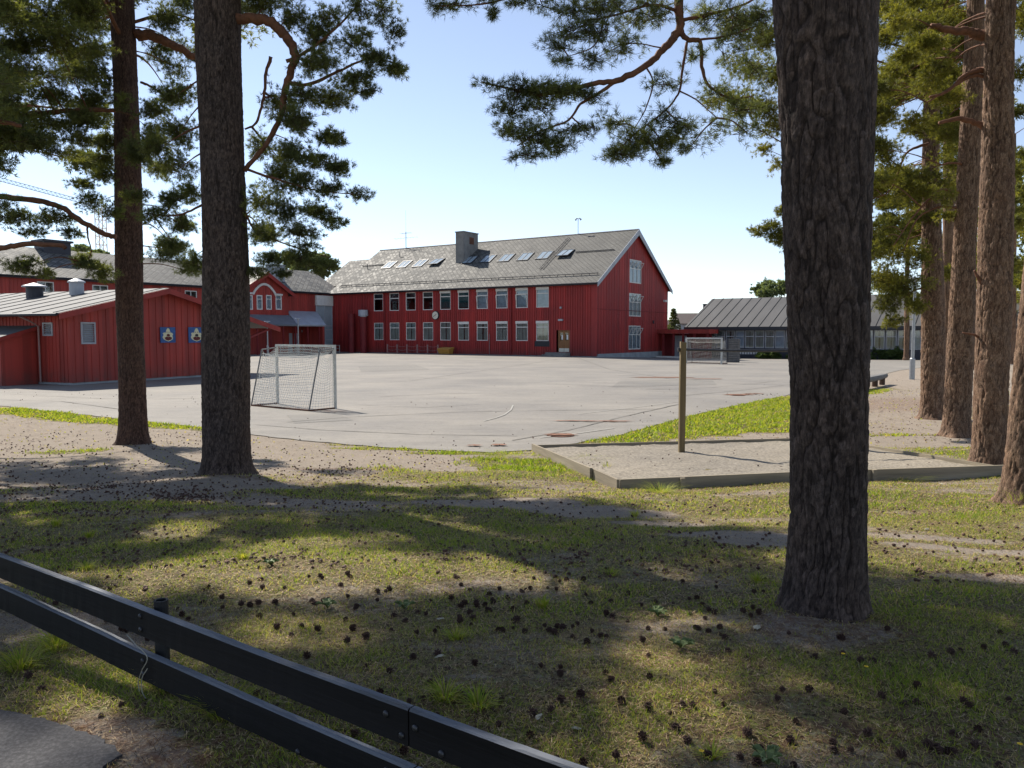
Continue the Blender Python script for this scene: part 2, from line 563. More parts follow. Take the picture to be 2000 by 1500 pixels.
def ground_mat():
    m, t, p = new_mat('lawn_soil')
    geo = N(t, 'ShaderNodeNewGeometry').outputs['Position']
    at = N(t, 'ShaderNodeAttribute', attribute_name='grass')
    ne = N(t, 'ShaderNodeAttribute', attribute_name='needle')
    nb = noise(t, 2.2, 6, .65, vec=geo)
    nf = noise(t, 14, 6, .7, vec=geo)
    ng = noise(t, 75, 5, .75, vec=geo)
    nh = noise(t, 220, 3, .7, vec=geo)
    dirt = ramp(t, ng, [(.25, (.16, .13, .105)), (.5, (.31, .265, .215)), (.8, (.48, .43, .36))])
    dirt = mixc(t, .5, dirt, ramp(t, nb, [(.3, (.7, .66, .62)), (.7, (1.05, 1.0, .97))]), 'MULTIPLY')
    straw = ramp(t, nh, [(.3, (.10, .075, .04)), (.6, (.28, .215, .12)), (.85, (.44, .35, .21))])
    turf = ramp(t, ng, [(.3, (.09, .125, .02)), (.55, (.20, .235, .035)), (.8, (.32, .32, .065))])
    turf = mixc(t, ramp(t, nf, [(.34, 0.0), (.60, 1.0)]), turf, straw)
    soil = ramp(t, noise(t, 34, 6, .8, vec=geo), [(.42, 0.0), (.52, 1.0)])
    turf = mixc(t, soil, (.045, .030, .018), turf)
    f = N(t, 'ShaderNodeMath', operation='ADD')
    g2 = N(t, 'ShaderNodeMath', operation='MULTIPLY_ADD')
    t.links.new(nf, g2.inputs[0]); g2.inputs[1].default_value = .9; g2.inputs[2].default_value = -.45
    t.links.new(at.outputs['Fac'], f.inputs[0]); t.links.new(g2.outputs[0], f.inputs[1])
    fac = ramp(t, f.outputs[0], [(.38, 0.0), (.6, 1.0)])
    c = mixc(t, fac, dirt, turf)
    f2 = N(t, 'ShaderNodeMath', operation='MULTIPLY')
    t.links.new(ne.outputs['Fac'], f2.inputs[0])
    t.links.new(ramp(t, nf, [(.42, 0.0), (.62, 1.0)]), f2.inputs[1])
    lit = ramp(t, nh, [(.3, (.08, .035, .022)), (.75, (.24, .12, .07))])
    c = mixc(t, f2.outputs[0], c, lit)
    t.links.new(c, p.inputs['Base Color'])
    p.inputs['Roughness'].default_value = .95
    p.inputs['Specular IOR Level'].default_value = .15
    b = N(t, 'ShaderNodeMath', operation='ADD')
    t.links.new(ng, b.inputs[0]); t.links.new(nf, b.inputs[1])
    bump(t, p, b.outputs[0], .8, .03)
    return m


def asphalt_mat(name, lo, mid, hi, fine=60, patch=True):
    m, t, p = new_mat(name)
    geo = N(t, 'ShaderNodeNewGeometry').outputs['Position']
    a = noise(t, fine, 5, .75, vec=geo)
    b = noise(t, .22, 6, .6, vec=geo)
    c_ = noise(t, 1.3, 6, .7, vec=geo, stretch=(.35, 1.2, 1), rot=(0, 0, math.radians(-30)))
    col = ramp(t, a, [(.25, lo), (.5, mid), (.8, hi)])
    col = mixc(t, .7, col, ramp(t, b, [(.32, (.64, .64, .66)), (.68, (1.08, 1.05, 1.0))]), 'MULTIPLY')
    col = mixc(t, .45, col, ramp(t, c_, [(.3, (.66, .65, .65)), (.6, (1.05, 1.04, 1.02))]), 'MULTIPLY')
    if patch:
        d = noise(t, 5, 8, .8, vec=geo)
        col = mixc(t, .25, col, ramp(t, d, [(.40, .45), (.48, 1.0)]), 'MULTIPLY')
    t.links.new(col, p.inputs['Base Color'])
    p.inputs['Roughness'].default_value = .85
    p.inputs['Specular IOR Level'].default_value = .3
    bump(t, p, a, .5, .01)
    return m


M['litter_mat'] = leafy_mat('dry_needle_litter', [(0, (.035, .018, .010)), (.35, (.12, .06, .035)), (.6, (.26, .17, .09)), (1, (.48, .37, .22))], .1, .8)
M['ground'] = ground_mat()
M['court'] = asphalt_mat('bleached_asphalt', (.155, .146, .13), (.245, .23, .208), (.33, .312, .285))
M['court_patch'] = asphalt_mat('darker_asphalt_patch', (.13, .123, .11), (.205, .195, .178), (.29, .275, .25))
M['path'] = asphalt_mat('footpath_asphalt', (.02, .02, .023), (.05, .05, .056), (.13, .13, .138), 60, False)
M['sand'] = asphalt_mat('coarse_play_sand', (.05, .042, .033), (.24, .212, .17), (.46, .415, .34), 20, False)
M['crack'] = simple('dark_crack_filler', (.13, .12, .105), .9, .3, 5, bmp=0)
M['mark'] = simple('worn_white_marking', (.31, .30, .27), .8, .15, 9, bmp=0)

# ------------------------------------------------------------------ ground
MOUNDS += [(1.93, 4.72, .75, .05), (-4.35, 11.9, 1.0, .10), (-7.8, 16.0, 1.0, .06)]


def axis(parts):
    out = []
    for a, b, st in parts: out.append(np.arange(a, b, st))
    out.append([parts[-1][1]])
    return np.concatenate(out)


gx = axis([(-900, -100, 100), (-100, -24, 8), (-24, -14, .5), (-14, 14, .13), (14, 30, .5), (30, 100, 8), (100, 900.1, 100)])
gy = axis([(-300, -10, 40), (-10, 0, 1.0), (0, 17.5, .11), (17.5, 30, .5), (30, 100, 5), (100, 1500.1, 100)])
GX, GY = np.meshgrid(gx, gy)
GZ = zfull(GX, GY)


def dip(x, y):
    return -.5 * np.clip((np.asarray(x) - 8) / 10, 0, 1) * np.clip((np.asarray(y) - 64) / 26, 0, 1)


GZ = GZ - .7 * np.clip((GY - 62) / 8, 0, 1) * np.clip((62 - np.abs(GX)) / 4, 0, 1)


def grass_mask(x, y):
    """0 bare soil .. 1 turf, patches as they lie in the school grounds"""
    m = np.where(y < 9.5, .62, .55)
    m = m + .35 * (vnoise(x * 1.1 + 300, y * 1.6 + 300, 100000, 8) - .5) + .3 * (vnoise(x * 4 + 300, y * 6 + 300, 100000, 9) - .5)
    m = np.where(y > 16.5, .12, m)
    wob = .9 * (vnoise(x * 1.9 + 500, y * 2.6 + 500, 100000, 5) - .5) + .8 * (vnoise(x * 6 + 500, y * 8 + 500, 100000, 6) - .5) + .25 * np.sin(x * 2.3 + y) + .2 * np.sin(y * 3.1 - x * 1.7) + .12 * np.sin(x * 6.1 + 3 * y)
    for (px, py, rx, ry, ang, s) in PATCHES:
        c = G(px, py)
        ca, sa = math.cos(ang), math.sin(ang)
        dx, dy = x - c.x, y - c.y
        u = (dx * ca + dy * sa) / rx; v = (-dx * sa + dy * ca) / ry
        r = u * u + v * v + wob * .6
        m = m + s * np.clip(1.35 - r, 0, 1)
    return np.clip(m, 0, 1)


PATCHES = [
    # bare, sandy soil under the left pines
    (150, 860, 6, 2.6, 0, -.55), (300, 900, 5, 2.2, 0, -.6), (620, 890, 4.5, 1.5, -.2, -.5), (60, 930, 4, 1.6, 0, -.5), (340, 960, 2.6, 1.0, 0, -.5),
    (560, 980, 1.8, .7, -.1, -.35), (780, 900, 2.5, .8, -.3, -.4), (480, 1010, 1.3, .5, 0, -.3),
    # grass tongues
    (130, 885, 1.6, .45, .1, .7), (260, 985, 1.2, .3, .0, .45), (90, 985, 1.5, .35, 0, .5),
    (560, 965, 1.4, .6, 0, .45), (760, 960, 1.8, .6, 0, .4),
    (980, 905, 1.5, .8, -.4, .7), (1080, 925, 1.2, .8, -.8, .5), (900, 935, 1.2, .35, 0, .4),
    (400, 1080, 1.5, .8, 0, .3), (900, 1050, 2.2, .8, 0, .35), (700, 1020, 1.8, .7, 0, .35), (700, 1100, 1.6, .5, 0, .25),
    # the trodden sandy path
    (985, 985, 1.3, .40, -.25, -.9), (1130, 1000, 1.0, .28, -.3, -.8), (1300, 1025, .5, .15, -.3, -.5), (1430, 1052, .75, .2, -.25, -.75), (1540, 1070, .6, .14, -.2, -.7),
    (1750, 1050, 1.0, .13, -.15, -.8), (1900, 1072, .9, .12, -.12, -.8), (1990, 1130, .6, .15, -.3, -.8), (860, 965, .8, .25, 0, -.35),
    (1250, 985, 1.0, .28, 0, .3), (1400, 1000, 1.2, .35, 0, .3), (1750, 980, 1.6, .6, 0, .5), (1900, 1010, 1.4, .4, 0, .4), (1800, 1110, 1.2, .3, 0, .35), (1920, 1200, 1.0, .4, 0, .35),
    (1900, 975, .5, .12, 0, -.5), (1450, 965, .5, .12, .1, -.3),
    # worn places in the near lawn
    (1610, 1240, .5, .32, 0, -.3), (1700, 1400, .9, .14, -.3, -.12),
    (250, 1230, .6, .18, -.5, -.35), (60, 1190, .6, .25, -.5, -.2), (250, 1440, .35, .12, -.6, -.5),
    (120, 1330, .7, .3, -.5, .25), (500, 1400, .6, .3, -.5, .25), (1850, 1330, .8, .4, 0, .35), (1750, 1250, .6, .3, 0, .2), (1150, 1180, 1.2, .25, 0, .2),
    # beyond the sand pit
    (1300, 845, 2.6, 1.1, .5, .9), (1430, 815, 2.6, 1.5, .5, .95), (1500, 785, 3.0, 1.8, .5, .9), (1180, 862, 1.5, .5, .1, .75), (1380, 840, 3.0, .9, .1, .6),
    (1350, 828, 3.6, 2.0, .45, .8), (1470, 800, 3.6, 2.2, .5, .8), (1560, 820, 2, 1.5, .5, .2), (1720, 850, 1.6, .35, 0, .45), (1700, 765, 3.4, .6, .9, .75),
    # bright verge along the yard
    (0, 803, 3, .9, .0, .9), (90, 808, 3, .8, -.35, .9), (200, 822, 3, .6, -.35, .8), (320, 832, 2.8, .45, -.35, .8), (400, 838, 2.2, .4, -.3, .7), (500, 855, 1.8, .3, -.3, .4),
    (620, 868, 2.2, .25, -.25, .45), (760, 878, 2.4, .2, -.1, .55), (880, 886, 1.5, .25, 0, .6),
]
GM = grass_mask(GX, GY)
NEED = [(1640, 1225, .55, .35), (30, 1420, .4, .10), (130, 1430, .4, .08), (250, 1460, .5, .12), (330, 1480, .5, .15), (90, 1410, .4, .08), (940, 1345, .25, .1), (1350, 1360, .5, .15), (1850, 790, 6, 3), (1700, 1440, .8, .12),
        (1350, 1290, .4, .12), (560, 945, 1.2, .2), (680, 915, 1.4, .15), (150, 1010, 1.4, .15)]
NM = np.zeros_like(GM)
for (px, py, rx, ry) in NEED:
    c = G(px, py)
    NM += np.clip(1.4 - ((GX - c.x) / rx) ** 2 - ((GY - c.y) / ry) ** 2, 0, 1)
NM = np.clip(NM, 0, 1) * .8
ny_, nx_ = GX.shape
idx = np.arange(nx_ * ny_).reshape(ny_, nx_)
quads = np.stack([idx[:-1, :-1], idx[:-1, 1:], idx[1:, 1:], idx[1:, :-1]], -1).reshape(-1, 4)
ground = np_mesh('ground', np.stack([GX, GY, GZ], -1).reshape(-1, 3), quads, M['ground'], {'grass': GM.ravel(), 'needle': NM.ravel()}, smooth=True, k=4)
tag(ground, kind='structure')

# schoolyard asphalt: outline in plan, edge slightly ragged
edge_px = [(-420, 770), (-160, 781), (0, 793), (100, 804), (230, 818), (330, 829), (400, 836), (500, 851), (620, 864), (740, 874), (860, 881), (960, 884), (1038, 881),
           (1075, 873), (1125, 866), (1200, 853), (1270, 834), (1350, 812), (1450, 790), (1545, 771), (1640, 753), (1700, 738), (1755, 724), (1800, 718), (1900, 714), (2100, 712), (2500, 710)]
edge = [G(a, b) for a, b in edge_px]
pts = []
for a, b in zip(edge[:-1], edge[1:]):
    n = max(2, int((b - a).length / .25)) if a.y < 60 else 2
    for i in range(n):
        p = a.lerp(b, i / n)
        j = .05 * math.sin(i * 1.7 + a.x * 3) + random.uniform(-.03, .03)
        pts.append((p.x, p.y + (j if a.y < 60 else 0)))
pts.append((edge[-1].x, edge[-1].y))
pts += [(220, 220), (-260, 220), (-260, 60)]
me = bpy.data.meshes.new('schoolyard')
import bmesh
bm = bmesh.new()
bv = [bm.verts.new((x, y, .004 if y > 16 else .012)) for x, y in pts]
bmesh.ops.triangle_fill(bm, use_beauty=True, edges=[bm.edges.new((bv[i], bv[(i + 1) % len(bv)])) for i in range(len(bv))])
for yc in range(58, 112, 6):
    bmesh.ops.bisect_plane(bm, geom=bm.verts[:] + bm.edges[:] + bm.faces[:], plane_co=(0, yc, 0), plane_no=(0, 1, 0))
for xc in range(4, 40, 4):
    bmesh.ops.bisect_plane(bm, geom=bm.verts[:] + bm.edges[:] + bm.faces[:], plane_co=(xc, 0, 0), plane_no=(1, 0, 0))
for v in bm.verts:
    v.co.z += float(dip(v.co.x, v.co.y))
bmesh.ops.recalc_face_normals(bm, faces=bm.faces)
for f in bm.faces:
    if f.normal.z < 0: f.normal_flip()
bm.to_mesh(me); bm.free()
me.materials.append(M['court'])
court = bpy.data.objects.new('schoolyard_pavement', me)
C.objects.link(court)
tag(court, kind='structure')


def strip_on_ground(mb, pxs, wd, z=.016, jit=.02):
    ps = [G(a, b) for a, b in pxs]
    pp = []
    for a, b in zip(ps[:-1], ps[1:]):
        n = max(1, int((b - a).length / .5))
        for i in range(n): pp.append(a.lerp(b, i / n))
    pp.append(ps[-1])
    vs = []
    for i, p in enumerate(pp):
        d = (pp[min(i + 1, len(pp) - 1)] - pp[max(0, i - 1)]); d.z = 0; d.normalize()
        s_ = Vector((-d.y, d.x, 0)); ww = wd * (random.uniform(.5, 1.3) if jit else 1)
        o_ = s_ * random.uniform(-jit, jit)
        vs += [Vector((p.x, p.y, z)) + s_ * ww / 2 + o_, Vector((p.x, p.y, z)) - s_ * ww / 2 + o_]
    mb.add(vs, [(2 * i, 2 * i + 1, 2 * i + 3, 2 * i + 2) for i in range(len(pp) - 1)])


mb = MB()
for seg in [[(700, 735), (900, 741), (1120, 752), (1330, 762)], [(620, 752), (800, 745), (960, 722), (1090, 702)], [(560, 826), (700, 815), (900, 806), (1080, 803), (1290, 800)],
            [(500, 831), (640, 842), (820, 850), (1010, 853)], [(700, 708), (860, 715), (1030, 714), (1180, 722)], [(1130, 700), (1190, 722), (1310, 741), (1480, 752)],
            [(1000, 862), (1110, 842), (1230, 812), (1330, 790)], [(1260, 762), (1390, 758), (1520, 745)], [(740, 776), (860, 770), (1010, 768)], [(700, 792), (830, 797), (940, 791)],
            [(640, 720), (760, 726), (900, 723)], [(1320, 775), (1440, 764), (1545, 752)], [(20, 771), (200, 780), (390, 779)], [(0, 782), (120, 785), (240, 801)]]:
    strip_on_ground(mb, seg, .045)
o = mb.build('crack', M['crack'], court)
mb = MB()
arc = [(1002, 793), (998, 802), (985, 812), (968, 818), (945, 824)]
strip_on_ground(mb, arc, .05, .018, .0)
strip_on_ground(mb, [(1055, 857), (1130, 848), (1200, 838)], .05, .018, 0)
strip_on_ground(mb, [(1130, 810), (1250, 796), (1330, 785)], .04, .018, 0)
mb.build('line_marking', M['mark'], court)
for (px, py, rr_) in ((1095, 852, .33), (1440, 773, .30)):
    g = G(px, py)
    mb = MB(); mb.disc((g.x, g.y, .006), rr_, 24, (0, 0, 1), .012)
    for k in range(7): mb.box(g.x - rr_ * .7, g.x + rr_ * .7, g.y - rr_ * .75 + k * rr_ * .25, g.y - rr_ * .75 + k * rr_ * .25 + .025, .0185, .024)
    mb.build('drain_cover', M['rust'], court)
for (q4) in ([(1210, 745), (1390, 741), (1400, 752), (1195, 757)], [(700, 716), (812, 713), (840, 722), (705, 727)], [(560, 812), (655, 808), (690, 822), (575, 828)]):
    mb = MB(); mb.poly([(G(a_, b_).x, G(a_, b_).y, .010) for a_, b_ in q4][::-1]); mb.build('asphalt_patch', M['court_patch'], court)


def blotch(mb, px, py, rx, ry, z=.02, n=26):
    c = G(px, py)
    vs = [(c.x + math.cos(6.283 * i / n) * rx * random.uniform(.55, 1.1), c.y + math.sin(6.283 * i / n) * ry * random.uniform(.5, 1.15), z) for i in range(n)]
    mb.add([(c.x, c.y, z)] + vs, [(0, i + 1, (i + 1) % n + 1) for i in range(n)])


mb = MB()
for k_, a in enumerate([(1290, 738, 1.9, .5), (1380, 741, 1.3, .25), (1440, 772, .8, .22), (1470, 770, .5, .15), (1120, 824, .7, .10), (1190, 825, .75, .12), (925, 873, .22, .10), (975, 872, .2, .12), (1095, 852, .42, .2), (1600, 735, 2, .4), (650, 806, .7, .08)]):
    blotch(mb, *a, z=.020 + .002 * k_)
tag(mb.build('needle_litter', M['litter']), 'rust brown fallen needles gathered in hollows of the asphalt', 'leaf litter', kind='stuff')

# footpath in the near corner
mb = MB()
pp = [(-700, 1300), (-60, 1378), (0, 1390), (60, 1402), (120, 1420), (180, 1440), (222, 1462), (236, 1480), (205, 1500), (150, 1560), (60, 1700), (-300, 2400), (-2500, 2500)]
vs = [G(a, b) for a, b in pp]
vq = []
for a, b in zip(vs, vs[1:] + vs[:1]):
    k_ = max(1, int((b - a).length / .035)) if (b - a).length < 1.2 else 1
    for i in range(k_):
        q_ = a.lerp(b, i / k_); vq.append(q_)
vs = [(v.x + random.uniform(-.014, .014), v.y + random.uniform(-.014, .014), .836) for v in vq]
nn_ = len(vs)
mb.add(vs + [(v[0], v[1], .80) for v in vs], [tuple(range(nn_))[::-1]] + [(i, (i + 1) % nn_, (i + 1) % nn_ + nn_, i + nn_) for i in range(nn_)])
tag(mb.build('footpath', M['path']), kind='structure')

# ------------------------------------------------------------------ bark trunks
def worley(u, v, per, seed):
    iu = np.floor(u).astype(int); iv = np.floor(v).astype(int)
    f1 = np.full(u.shape, 9.0); f2 = np.full(u.shape, 9.0); cid = np.zeros(u.shape)
    for a in (-1, 0, 1):
        for b in (-1, 0, 1):
            ci = iu + a; cj = iv + b
            cw = np.mod(ci, per)
            x = ci + .15 + .7 * hash2(cw, cj, seed); y = cj + .15 + .7 * hash2(cw, cj, seed + 5)
            d = np.sqrt((u - x) ** 2 + (v - y) ** 2)
            r = hash2(cw, cj, seed + 9)
            cl = d < f1
            f2 = np.where(cl, f1, np.minimum(f2, d)); cid = np.where(cl, r, cid); f1 = np.where(cl, d, f1)
    return f1, f2, cid


def catmull(pts, n):
    pts = [Vector(p) for p in pts]
    if len(pts) == 2:
        return [pts[0].lerp(pts[1], i / n) for i in range(n + 1)]
    out = []
    q = [pts[0] * 2 - pts[1]] + pts + [pts[-1] * 2 - pts[-2]]
    for i in range(1, len(q) - 2):
        a, b, c, d = q[i - 1:i + 3]
        for k in range(n):
            t = k / n
            out.append(.5 * ((2 * b) + (c - a) * t + (2 * a - 5 * b + 4 * c - d) * t * t + (3 * b - a - 3 * c + d) * t ** 3))
    out.append(pts[-1])
    return out


def trunk(base, stations, mat, parent, seed, ncirc=96, step=.03, fine_h=6.0, amp=.014, cell=(.028, .060), flare=.35):
    """stations: list of (height, x, y, radius)"""
    st = np.array(stations)
    H = st[-1, 0]
    hs = np.concatenate([np.arange(-.15, min(fine_h, H), step), np.arange(min(fine_h, H), H + .01, .25)])
    cx = np.interp(hs, st[:, 0], st[:, 1]); cy = np.interp(hs, st[:, 0], st[:, 2]); rr = np.interp(hs, st[:, 0], st[:, 3])
    k = np.ones(9) / 9.0
    for a_ in (cx, cy, rr):
        p_ = np.pad(a_, 4, mode='edge'); a_[:] = np.convolve(p_, k, 'valid')
    th = np.linspace(0, 2 * np.pi, ncirc, endpoint=False)
    TH, HS = np.meshgrid(th, hs)
    R = rr[:, None] * np.ones_like(TH)
    hh = np.clip(HS, 0, None)
    lob = 1 + .5 * np.sin(TH * 5 + seed) + .3 * np.sin(TH * 3 + 2 * seed)
    R = R * (1 + flare * np.exp(-hh / .22) * (.55 + .3 * lob) + .55 * flare * np.exp(-hh / .07) * (.4 + .6 * lob)) + .012 * np.sin(TH * 2 + HS * 1.1 + seed) + .010 * np.sin(TH * 3 - HS * .7 + seed * 2)
    rm = float(np.mean(st[:, 3][:2]))
    per = max(8, int(round(2 * math.pi * rm / cell[0])))
    tu = TH / (2 * np.pi) * per
    wu = .35 * np.sin(HS * 9 + 3 * np.sin(TH * 4)) + .22 * np.sin(HS * 23 + TH * 6)
    wz = .5 * vnoise(TH / (2 * np.pi) * per * .5, HS / .09, max(4, int(per * .5)), seed + 3)
    f1, f2, cid = worley(tu + wu * .5 + wz * 1.2, HS / cell[1] + wz * 1.5, per, seed)
    g1, g2, cid2 = worley(tu * 2 + wu, HS / cell[1] * 2.1 + wz * 2, per * 2, seed + 31)
    e = np.clip((f2 - f1) / .14, 0, 1)
    p2 = max(4, per // 2)
    ck = cell[0] / .028
    pa = max(6, int(round(2 * math.pi * rm / (.050 * ck)))); pb = max(6, int(round(2 * math.pi * rm / (.028 * ck))))
    w3 = .9 * vnoise(TH / (2 * np.pi) * 5, HS / .22, 5, seed + 60)
    r1 = .7 * vnoise(TH / (2 * np.pi) * pa + w3 + wz * .3, HS / .42, pa, seed + 40) + .3 * vnoise(TH / (2 * np.pi) * pb + wz, HS / .11, pb, seed + 41)
    fis = np.clip(1 - np.abs(r1 - .5) / .085, 0, 1)
    r2 = vnoise(TH / (2 * np.pi) * pb + w3 * 1.5 + wz * .5, HS / .20, pb, seed + 44)
    fis = np.maximum(fis, .8 * np.clip(1 - np.abs(r2 - .5) / .08, 0, 1))
    plate = np.clip((.62 * e + .38) * (1 - .85 * fis) * (.80 + .2 * np.clip((g2 - g1) / .2, 0, 1)), 0, 1)
    R = R + amp * (.5 * plate * (.5 + 1.0 * cid) - .7 * fis + .25 * cid2 * plate + .35 * vnoise(TH / (2 * np.pi) * pa * .5, HS / .3, max(3, pa // 2), seed + 77))
    X = cx[:, None] + R * np.cos(TH); Y = cy[:, None] + R * np.sin(TH)
    V = np.stack([X, Y, HS], -1).reshape(-1, 3)
    n0, n1 = TH.shape
    ix = np.arange(n0 * n1).reshape(n0, n1); nx = np.roll(ix, -1, 1)
    Q = np.stack([ix[:-1], nx[:-1], nx[1:], ix[1:]], -1).reshape(-1, 4)
    return np_mesh('trunk', V, Q, mat, {'plate': plate.ravel(), 'cell': (.7 * cid + .3 * cid2).ravel()}, parent, True, 4)


# ------------------------------------------------------------------ foliage
class Foliage:
    def __init__(s):
        s.tv = []; s.tf = []; s.n = 0; s.nv = []; s.nt = []

    def twigs(s, A, B, Cc, r0, r1, seg=4):
        """A,B,Cc (n,3) bezier start, mid, end; three sided thin tubes"""
        n = len(A)
        t = np.linspace(0, 1, seg + 1)[None, :, None]
        P = (1 - t) ** 2 * A[:, None] + 2 * t * (1 - t) * B[:, None] + t ** 2 * Cc[:, None]
        D = Cc - A
        D = D / (np.linalg.norm(D, axis=1, keepdims=True) + 1e-9)
        up = np.where(np.abs(D[:, 2:3]) < .9, [[0, 0, 1.0]], [[1.0, 0, 0]])
        X = np.cross(D, up); X /= np.linalg.norm(X, axis=1, keepdims=True) + 1e-9
        Y = np.cross(X, D)
        rad = (r0 + (r1 - r0) * np.linspace(0, 1, seg + 1))[None, :, None]
        rings = []
        for k in range(3):
            a = 2 * math.pi * k / 3
            rings.append(P + (X[:, None] * math.cos(a) + Y[:, None] * math.sin(a)) * rad)
        V = np.stack(rings, 2).reshape(-1, 3)
        base = s.n + np.arange(n)[:, None, None] * ((seg + 1) * 3)
        i = np.arange(seg)[None, :, None] * 3
        k = np.arange(3)[None, None, :]; k2 = (k + 1) % 3
        Q = np.stack([base + i + k, base + i + k2, base + i + 3 + k2, base + i + 3 + k], -1).reshape(-1, 4)
        s.tv.append(V); s.tf.append(Q); s.n += len(V)
        return P

    def needles(s, P, D, L, W, nper, tint, spread=.85, up=.25):
        """P,D (m,3) tuft positions and directions"""
        m = len(P)
        R = rng.normal(size=(m, nper, 3)); R /= np.linalg.norm(R, axis=2, keepdims=True)
        dd = D[:, None, :] * .75 + R * spread
        dd[:, :, 2] += up
        dd /= np.linalg.norm(dd, axis=2, keepdims=True)
        ln = L * rng.uniform(.65, 1.15, (m, nper, 1))
        S = np.cross(dd, rng.normal(size=(m, nper, 3))); S /= np.linalg.norm(S, axis=2, keepdims=True) + 1e-9
        p = P[:, None, :] + dd * .004 + rng.normal(size=(m, nper, 3)) * L * .10
        a = p - S * W / 2; b = p + S * W / 2; c = p + dd * ln
        s.nv.append(np.stack([a, b, c], 2).reshape(-1, 3))
        tt = tint[:, None] + rng.normal(size=(m, nper)) * .10
        s.nt.append(np.repeat(np.clip(tt, 0, .9).ravel(), 3))

    def pad(s, start, center, rad, ntw, *a, **k):
        rad = np.array(rad, float); c = np.array(center, float)
        if rad.max() < .14 or rad.max() > 1.5: return s.pad1(start, c, rad, ntw, *a, **k)
        ns = 1 if rad.max() < .3 else 2
        for i in range(ns):
            u = rng.normal(size=3); u /= np.linalg.norm(u)
            off = u * rad * (rng.uniform(.25, .55) if ns > 1 else .05)
            sub = rad * (rng.uniform(.6, .9) if ns > 1 else 1.0)
            s.pad1(c - (c - np.array(start)) * .15, c + off, sub, max(4, int(1.35 * ntw / ns * rng.uniform(.7, 1.3))), *a, **k)

    def pad1(s, start, center, rad, ntw, ntuft=9, L=.075, W=.006, nper=12, tw_r=.005, droop=0.0, tint0=.45, limb_frac=.45):
        start = np.array(start); center = np.array(center); rad = np.array(rad)
        U = rng.normal(size=(ntw, 3)); U /= np.linalg.norm(U, axis=1, keepdims=True)
        rr = rng.uniform(.12, 1.15, (ntw, 1)) ** .5; rr = rr + (rng.uniform(0, 1, (ntw, 1)) < .18) * rng.uniform(.1, .55, (ntw, 1))
        E = center + U * rr * rad
        tcore = rng.uniform(0, 1, (ntw, 1))
        d0 = center - start
        dl = np.linalg.norm(d0) + 1e-6
        back = min(1.0, 1.1 * rad.max() / dl)
        A = start + d0 * (1 - back * tcore) + rng.normal(size=(ntw, 3)) * rad * .30
        A = A + (E - A) * .1
        Mid = (A + E) / 2 + rng.normal(size=(ntw, 3)) * rad * .18
        Mid[:, 2] += -.10 * rad[2] + droop * rad[2]
        P = s.twigs(A, Mid, E, tw_r, tw_r * .35)
        t = rng.uniform(.35, 1.0, (ntw, ntuft))
        t[:, 0] = 1.0
        tt = t[:, :, None]
        a, b, c = A[:, None], Mid[:, None], E[:, None]
        Q = (1 - tt) ** 2 * a + 2 * tt * (1 - tt) * b + tt ** 2 * c
        D = 2 * (1 - tt) * (b - a) + 2 * tt * (c - b)
        D /= np.linalg.norm(D, axis=2, keepdims=True) + 1e-9
        side = rng.normal(size=Q.shape) * np.array([.075, .075, .055]) * min(1, rad.max() / .5)
        side *= (np.arange(ntuft) > 0)[None, :, None]
        Q2 = Q + side
        nd = D + side * 6
        nd /= np.linalg.norm(nd, axis=2, keepdims=True)
        padt = tint0 + rng.normal() * .17
        twt = padt + rng.normal(size=(ntw, 1)) * .12 + np.zeros((ntw, ntuft))
        s.needles(Q2.reshape(-1, 3), nd.reshape(-1, 3), L, W, nper, twt.ravel())

    def build(s, parent, base, mat, name='crown'):
        off = np.array(base)
        if s.tv:
            np_mesh('twigs', np.concatenate(s.tv) - off, np.concatenate(s.tf), M['twig'], None, parent, False, 4)
        V = np.concatenate(s.nv) - off
        T = np.arange(len(V)).reshape(-1, 3)
        return np_mesh(name, V, T, mat, {'tint': np.concatenate(s.nt)}, parent, False, 3)


def limb(mb, pts, r0, r1, n=8, seg=6):
    pp = catmull(pts, seg)
    m = len(pp)
    rad = [r0 + (r1 - r0) * i / (m - 1) for i in range(m)]
    rad = [r * random.uniform(.9, 1.1) for r in rad]
    pp = [p + Vector((random.uniform(-1, 1), random.uniform(-1, 1), random.uniform(-1, 1))) * r * .25 for p, r in zip(pp, rad)]
    mb.tube(pp, rad, n)


